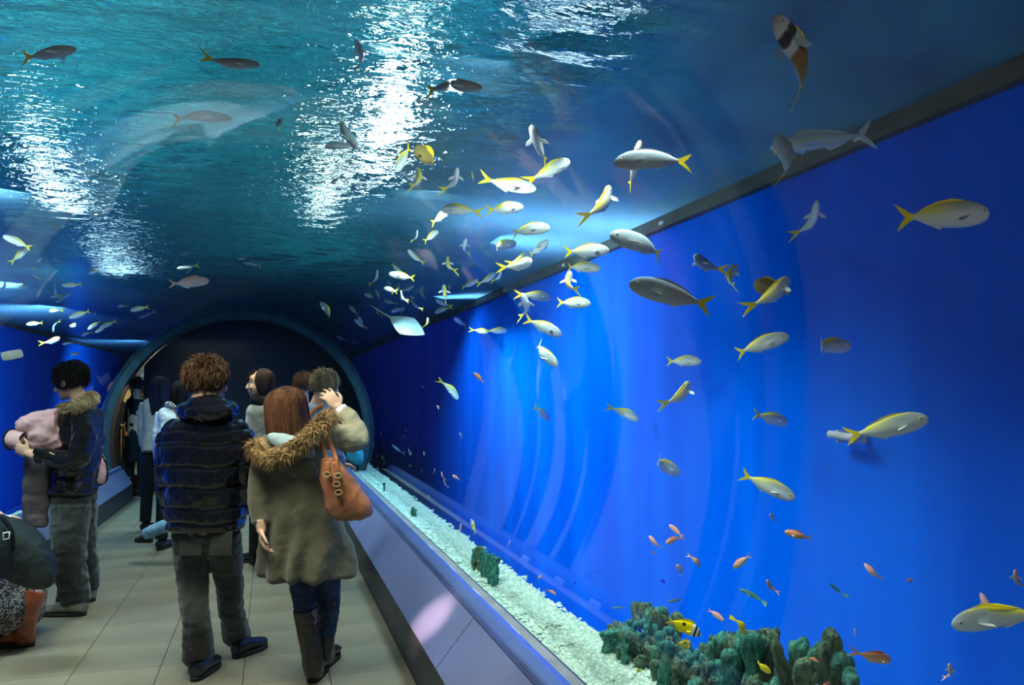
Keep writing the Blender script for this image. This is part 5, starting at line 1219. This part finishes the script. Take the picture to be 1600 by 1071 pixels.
bm = bmesh.new(); loft(bm, [f.sec(414, 628, 10, .07), f.sec(414, 634, 24, .11), f.sec(414, 650, 28, .13), f.sec(414, 700, 26, .13), f.sec(414, 760, 29, .15), f.sec(414, 790, 30, .15)], 32, 2.2, 4); tube(bm, [J(398, 640), J(393, 685), J(397, 722, .04)], [.06, .058, .045], 14); tube(bm, [J(431, 640), J(436, 685), J(432, 722, .04)], [.06, .058, .045], 14)
fuse('wool_coat', bm, .010, M_grey, f.root, it=2, disp=wrinkle(.008, 9, 81)); bm = bmesh.new(); tube(bm, [Vector(J(412, 628)) + Vector((.08 * math.cos(a), .08 * math.sin(a), .012 * math.sin(2 * a))) for a in np.linspace(0, 6.283, 13)], .04, 12); fuse('scarf', bm, .009, M_dark, f.root, it=1, disp=wrinkle(.006, 14, 2))
bm = bmesh.new(); tube(bm, l1, [.09, .07, .06], 12); tube(bm, l2, [.09, .07, .06], 12); fuse('trousers', bm, .010, M_dark, f.root)
for a in (l1, l2): h = Vector((a[2][0], a[2][1], 0)); shoe(f, h + Vector((.05, 0, 0)), h + Vector((-.2, .06, 0)), M_boot, 'boot')

# ---------------------------------------------------------------- bending visitor in slate shirt
f = Fig(500, 6.1, 'person with greying fair hair in slate-blue top, orange strap, leaning to the glass'); J = f.J
M = head(f.b, J(510, 604), R(-48), R(-8), R(10), 1.0); tube(f.b, [J(497, 640), J(494, 690), J(500, 760)], [.11, .13, .12], 16)
f.limb([J(476, 650), J(470, 700), J(476, 740, .1)], [.05, .04, .028]); f.limb([J(512, 650), J(520, 700, .05), J(535, 725, .2)], [.05, .04, .028]); hand(f.b, J(476, 740, .1), (.1, .3, -1), (1, 0, 0), .5); hand(f.b, J(535, 725, .2), (.5, .5, -.2), (0, 0, -1), .4)
l1 = [J(488, 770), J(486, 830), tuple(Vector(f.G(484, 905)) + Vector((0, 0, .1)))]; l2 = [J(512, 770, .1), J(512, 830, .2), tuple(Vector(f.G(512, 892)) + Vector((0, 0, .1)))]
f.limb(l1, [.085, .058, .04]); f.limb(l2, [.085, .058, .04]); f.skin(M_skin, .0075); short_hair(f, M, M_hblond, .05, 1300, 12, spike=.3, mess=.35); face(f, M)
bm = bmesh.new(); loft(bm, [f.sec(502, 628, 9, .07), f.sec(499, 634, 20, .11), f.sec(495, 648, 27, .15), f.sec(493, 680, 27, .16), f.sec(497, 730, 26, .15), f.sec(500, 775, 27, .15)], 32, 2.2, 4); tube(bm, [J(476, 648), J(470, 700), J(475, 735, .1)], [.062, .058, .045], 14); tube(bm, [J(513, 650), J(521, 700, .05), J(534, 722, .18)], [.062, .058, .045], 14)
fuse('shirt', bm, .010, M_slate, f.root, it=2, disp=wrinkle(.009, 10, 91)); bm = bmesh.new(); tube(bm, [J(506, 632, -.13), J(492, 640, -.165), J(478, 660, -.175), J(472, 690, -.17)], .012, 8, flat=.4); obj('strap', bm, M_orange, f.root)
bm = bmesh.new(); tube(bm, l1, [.095, .075, .065], 12); tube(bm, l2, [.095, .075, .065], 12); ell(bm, Vector(J(500, 775)), (.15, .13, .1)); fuse('trousers', bm, .010, M_dark, f.root)
for a in (l1, l2): h = Vector((a[2][0], a[2][1], 0)); shoe(f, h + Vector((0, -.05, 0)), h + Vector((.08, .2, 0)), M_boot)
# turquoise bag on the plinth side
g = Fig(556, 5.9, 'turquoise cloth bag hanging by the leaning visitor, beside the tan handbag', 'cloth_bag', 'bag', z=.8); J = g.J
bm = bmesh.new(); loft(bm, [g.sec(556, 726, 7, .05), g.sec(555, 718, 12, .07), g.sec(554, 706, 12, .07), g.sec(552, 697, 6, .03)], 24, 2.2); fuse('bag_body', bm, .007, M_cyan, g.root, it=2, disp=wrinkle(.010, 14, 5))
bm = bmesh.new(); tube(bm, [J(552, 698), J(540, 670, .1), J(520, 645, .15)], .008, 8); obj('strap', bm, M_cyan, g.root)

def simple(px, d, lab, hx, hy, hyaw, hmat, hair, coat, cw, ctop, chem, legm, seed, hl=.25, k=1.0, name='person', roll=0.):
    """a visitor seen from behind, farther off: body, hair, coat, trousers, shoes"""
    f = Fig(px, d, lab); J = f.J; s = F / d; M = head(f.b, J(hx, hy), hyaw, 0, roll, k); sh = ctop + .08 * s
    tube(f.b, [J(hx, ctop + .05 * s), J(px, ctop + .25 * s), J(px, ctop + .6 * s)], [.09, .12, .12], 14)
    arms = []
    for q in (-1, 1):
        a = [J(px + q * cw * .72, sh), J(px + q * cw * .98, ctop + .33 * s), J(px + q * cw * .9, ctop + .58 * s, .05)]; f.limb(a, [.048, .04, .027]); hand(f.b, a[2], (0, .1, -1), (-q, 0, 0), .5, .95); arms.append(a)
    legs = []
    for q in (-1, 1):
        g_ = Vector(J(px + q * .09 * s, 700)); g_.z = .1; a = [J(px + q * .08 * s, ctop + .62 * s), J(px + q * .09 * s, ctop + .98 * s), tuple(g_)]; f.limb(a, [.08, .056, .04]); legs.append(a)
    f.skin(M_skin, .009); hair(f, M)
    bm = bmesh.new(); H_ = chem - ctop; loft(bm, [f.sec(hx, ctop, cw * .35, .07), f.sec(px, ctop + .05 * s, cw * .75, .10), f.sec(px, ctop + .14 * s, cw * .88, .12), f.sec(px, ctop + H_ * .5, cw * .80, .12), f.sec(px, chem - 2, cw * .98, .15), f.sec(px, chem, cw * .9, .14)], 28, 2.2, 4)
    for a in arms: tube(bm, [a[0], a[1], tuple(Vector(a[1]).lerp(Vector(a[2]), .9))], [.06, .056, .042], 12)
    fuse('coat', bm, .011, coat, f.root, it=2, disp=wrinkle(.009, 9, seed)); bm = bmesh.new()
    for a in legs: tube(bm, a, [.09, .07, .06], 12)
    fuse('trousers', bm, .012, legm, f.root)
    for a in legs: h = Vector((a[2][0], a[2][1], 0)); shoe(f, h + Vector((0, -.05, 0)), h + Vector((0, .2, 0)), M_boot)
    return f
f = simple(243, 8.6, 'person with long black hair in beige coat, next to the portal ring', 251, 606, R(-10), 0, lambda f, M: long_hair(f, M, M_hblack, .30, 800, 4, wide=1.1), M_beige, 21, 619, 703, M_dark, 101)
bm = bmesh.new(); tube(bm, [f.J(247, 619, -.12), f.J(254, 628, -.15), f.J(258, 640, -.15)], .008, 6); obj('strap', bm, M_dark, f.root)
f = simple(270, 7.6, 'person in white coat with checked scarf, half hidden behind the puffer jacket', 283, 614, R(20), 0, lambda f, M: long_hair(f, M, M_hblack, .12, 700, 6, wide=1.08), M_whitec, 24, 632, 694, M_dark, 103)
bm = bmesh.new(); tube(bm, [Vector(f.J(278, 634)) + Vector((.09 * math.cos(a), .09 * math.sin(a), .01 * math.sin(2 * a))) for a in np.linspace(0, 6.283, 13)], .035, 12); fuse('scarf', bm, .01, M_check, f.root)
simple(213, 11.4, 'dark silhouetted person in the portal beside the orange posts', 215, 604, R(10), 0, lambda f, M: short_hair(f, M, M_hblack, .05, 500, 3), M_dark, 12, 616, 720, M_dark, 105)
simple(473, 7.6, 'person with dark reddish hair behind the slate-blue top, only head showing', 474, 603, R(15), 0, lambda f, M: short_hair(f, M, M_hchest, .05, 900, 5, spike=.3), M_dark, 24, 628, 720, M_dark, 107)
# crouching child beyond the puffer jacket: only a jeans leg and an orange hem show
f = Fig(300, 6.9, 'crouching small person with light blue jeans leg stretched out behind the puffer jacket'); J = f.J
M = head(f.b, J(305, 735), R(30), R(-10), 0, .86); tube(f.b, [J(304, 762), J(303, 790), J(302, 825)], [.08, .10, .10], 14)
f.limb([J(292, 768), J(288, 795), J(296, 815, .15)], [.036, .03, .022]); f.limb([J(316, 768), J(322, 795), J(314, 815, .15)], [.036, .03, .022]); hand(f.b, J(296, 815, .15), (0, .5, -.5), (1, 0, 0), .5, .75); hand(f.b, J(314, 815, .15), (0, .5, -.5), (-1, 0, 0), .5, .75)
la = [J(298, 826), J(268, 820), J(226, 836)]; lb = [J(306, 826), J(322, 822, .1), J(325, 868, .05)]
f.limb(la, [.06, .045, .032]); f.limb(lb, [.06, .045, .032]); f.skin(M_skin, .008); short_hair(f, M, M_hblack, .05, 600, 4)
bm = bmesh.new(); tube(bm, la, [.075, .062, .052], 14); fuse('jeans', bm, .009, M_jean, f.root, disp=wrinkle(.006, 14, 3)); bm = bmesh.new(); tube(bm, lb, [.07, .065, .06], 12); fuse('orange_hem', bm, .009, M_orange, f.root, lab='orange hem')
bm = bmesh.new(); loft(bm, [f.sec(302, 828, 16, .11), f.sec(303, 800, 18, .12), f.sec(304, 772, 16, .10), f.sec(305, 758, 8, .05)], 24, 2.2); fuse('jacket', bm, .010, M_dark, f.root, disp=wrinkle(.006, 10, 3))
h = Vector(J(226, 840)); h.z -= .05; shoe(f, h + Vector((.06, .02, 0)), h + Vector((-.1, .04, 0)), M_char, 'shoe', h=.06, w=.036)
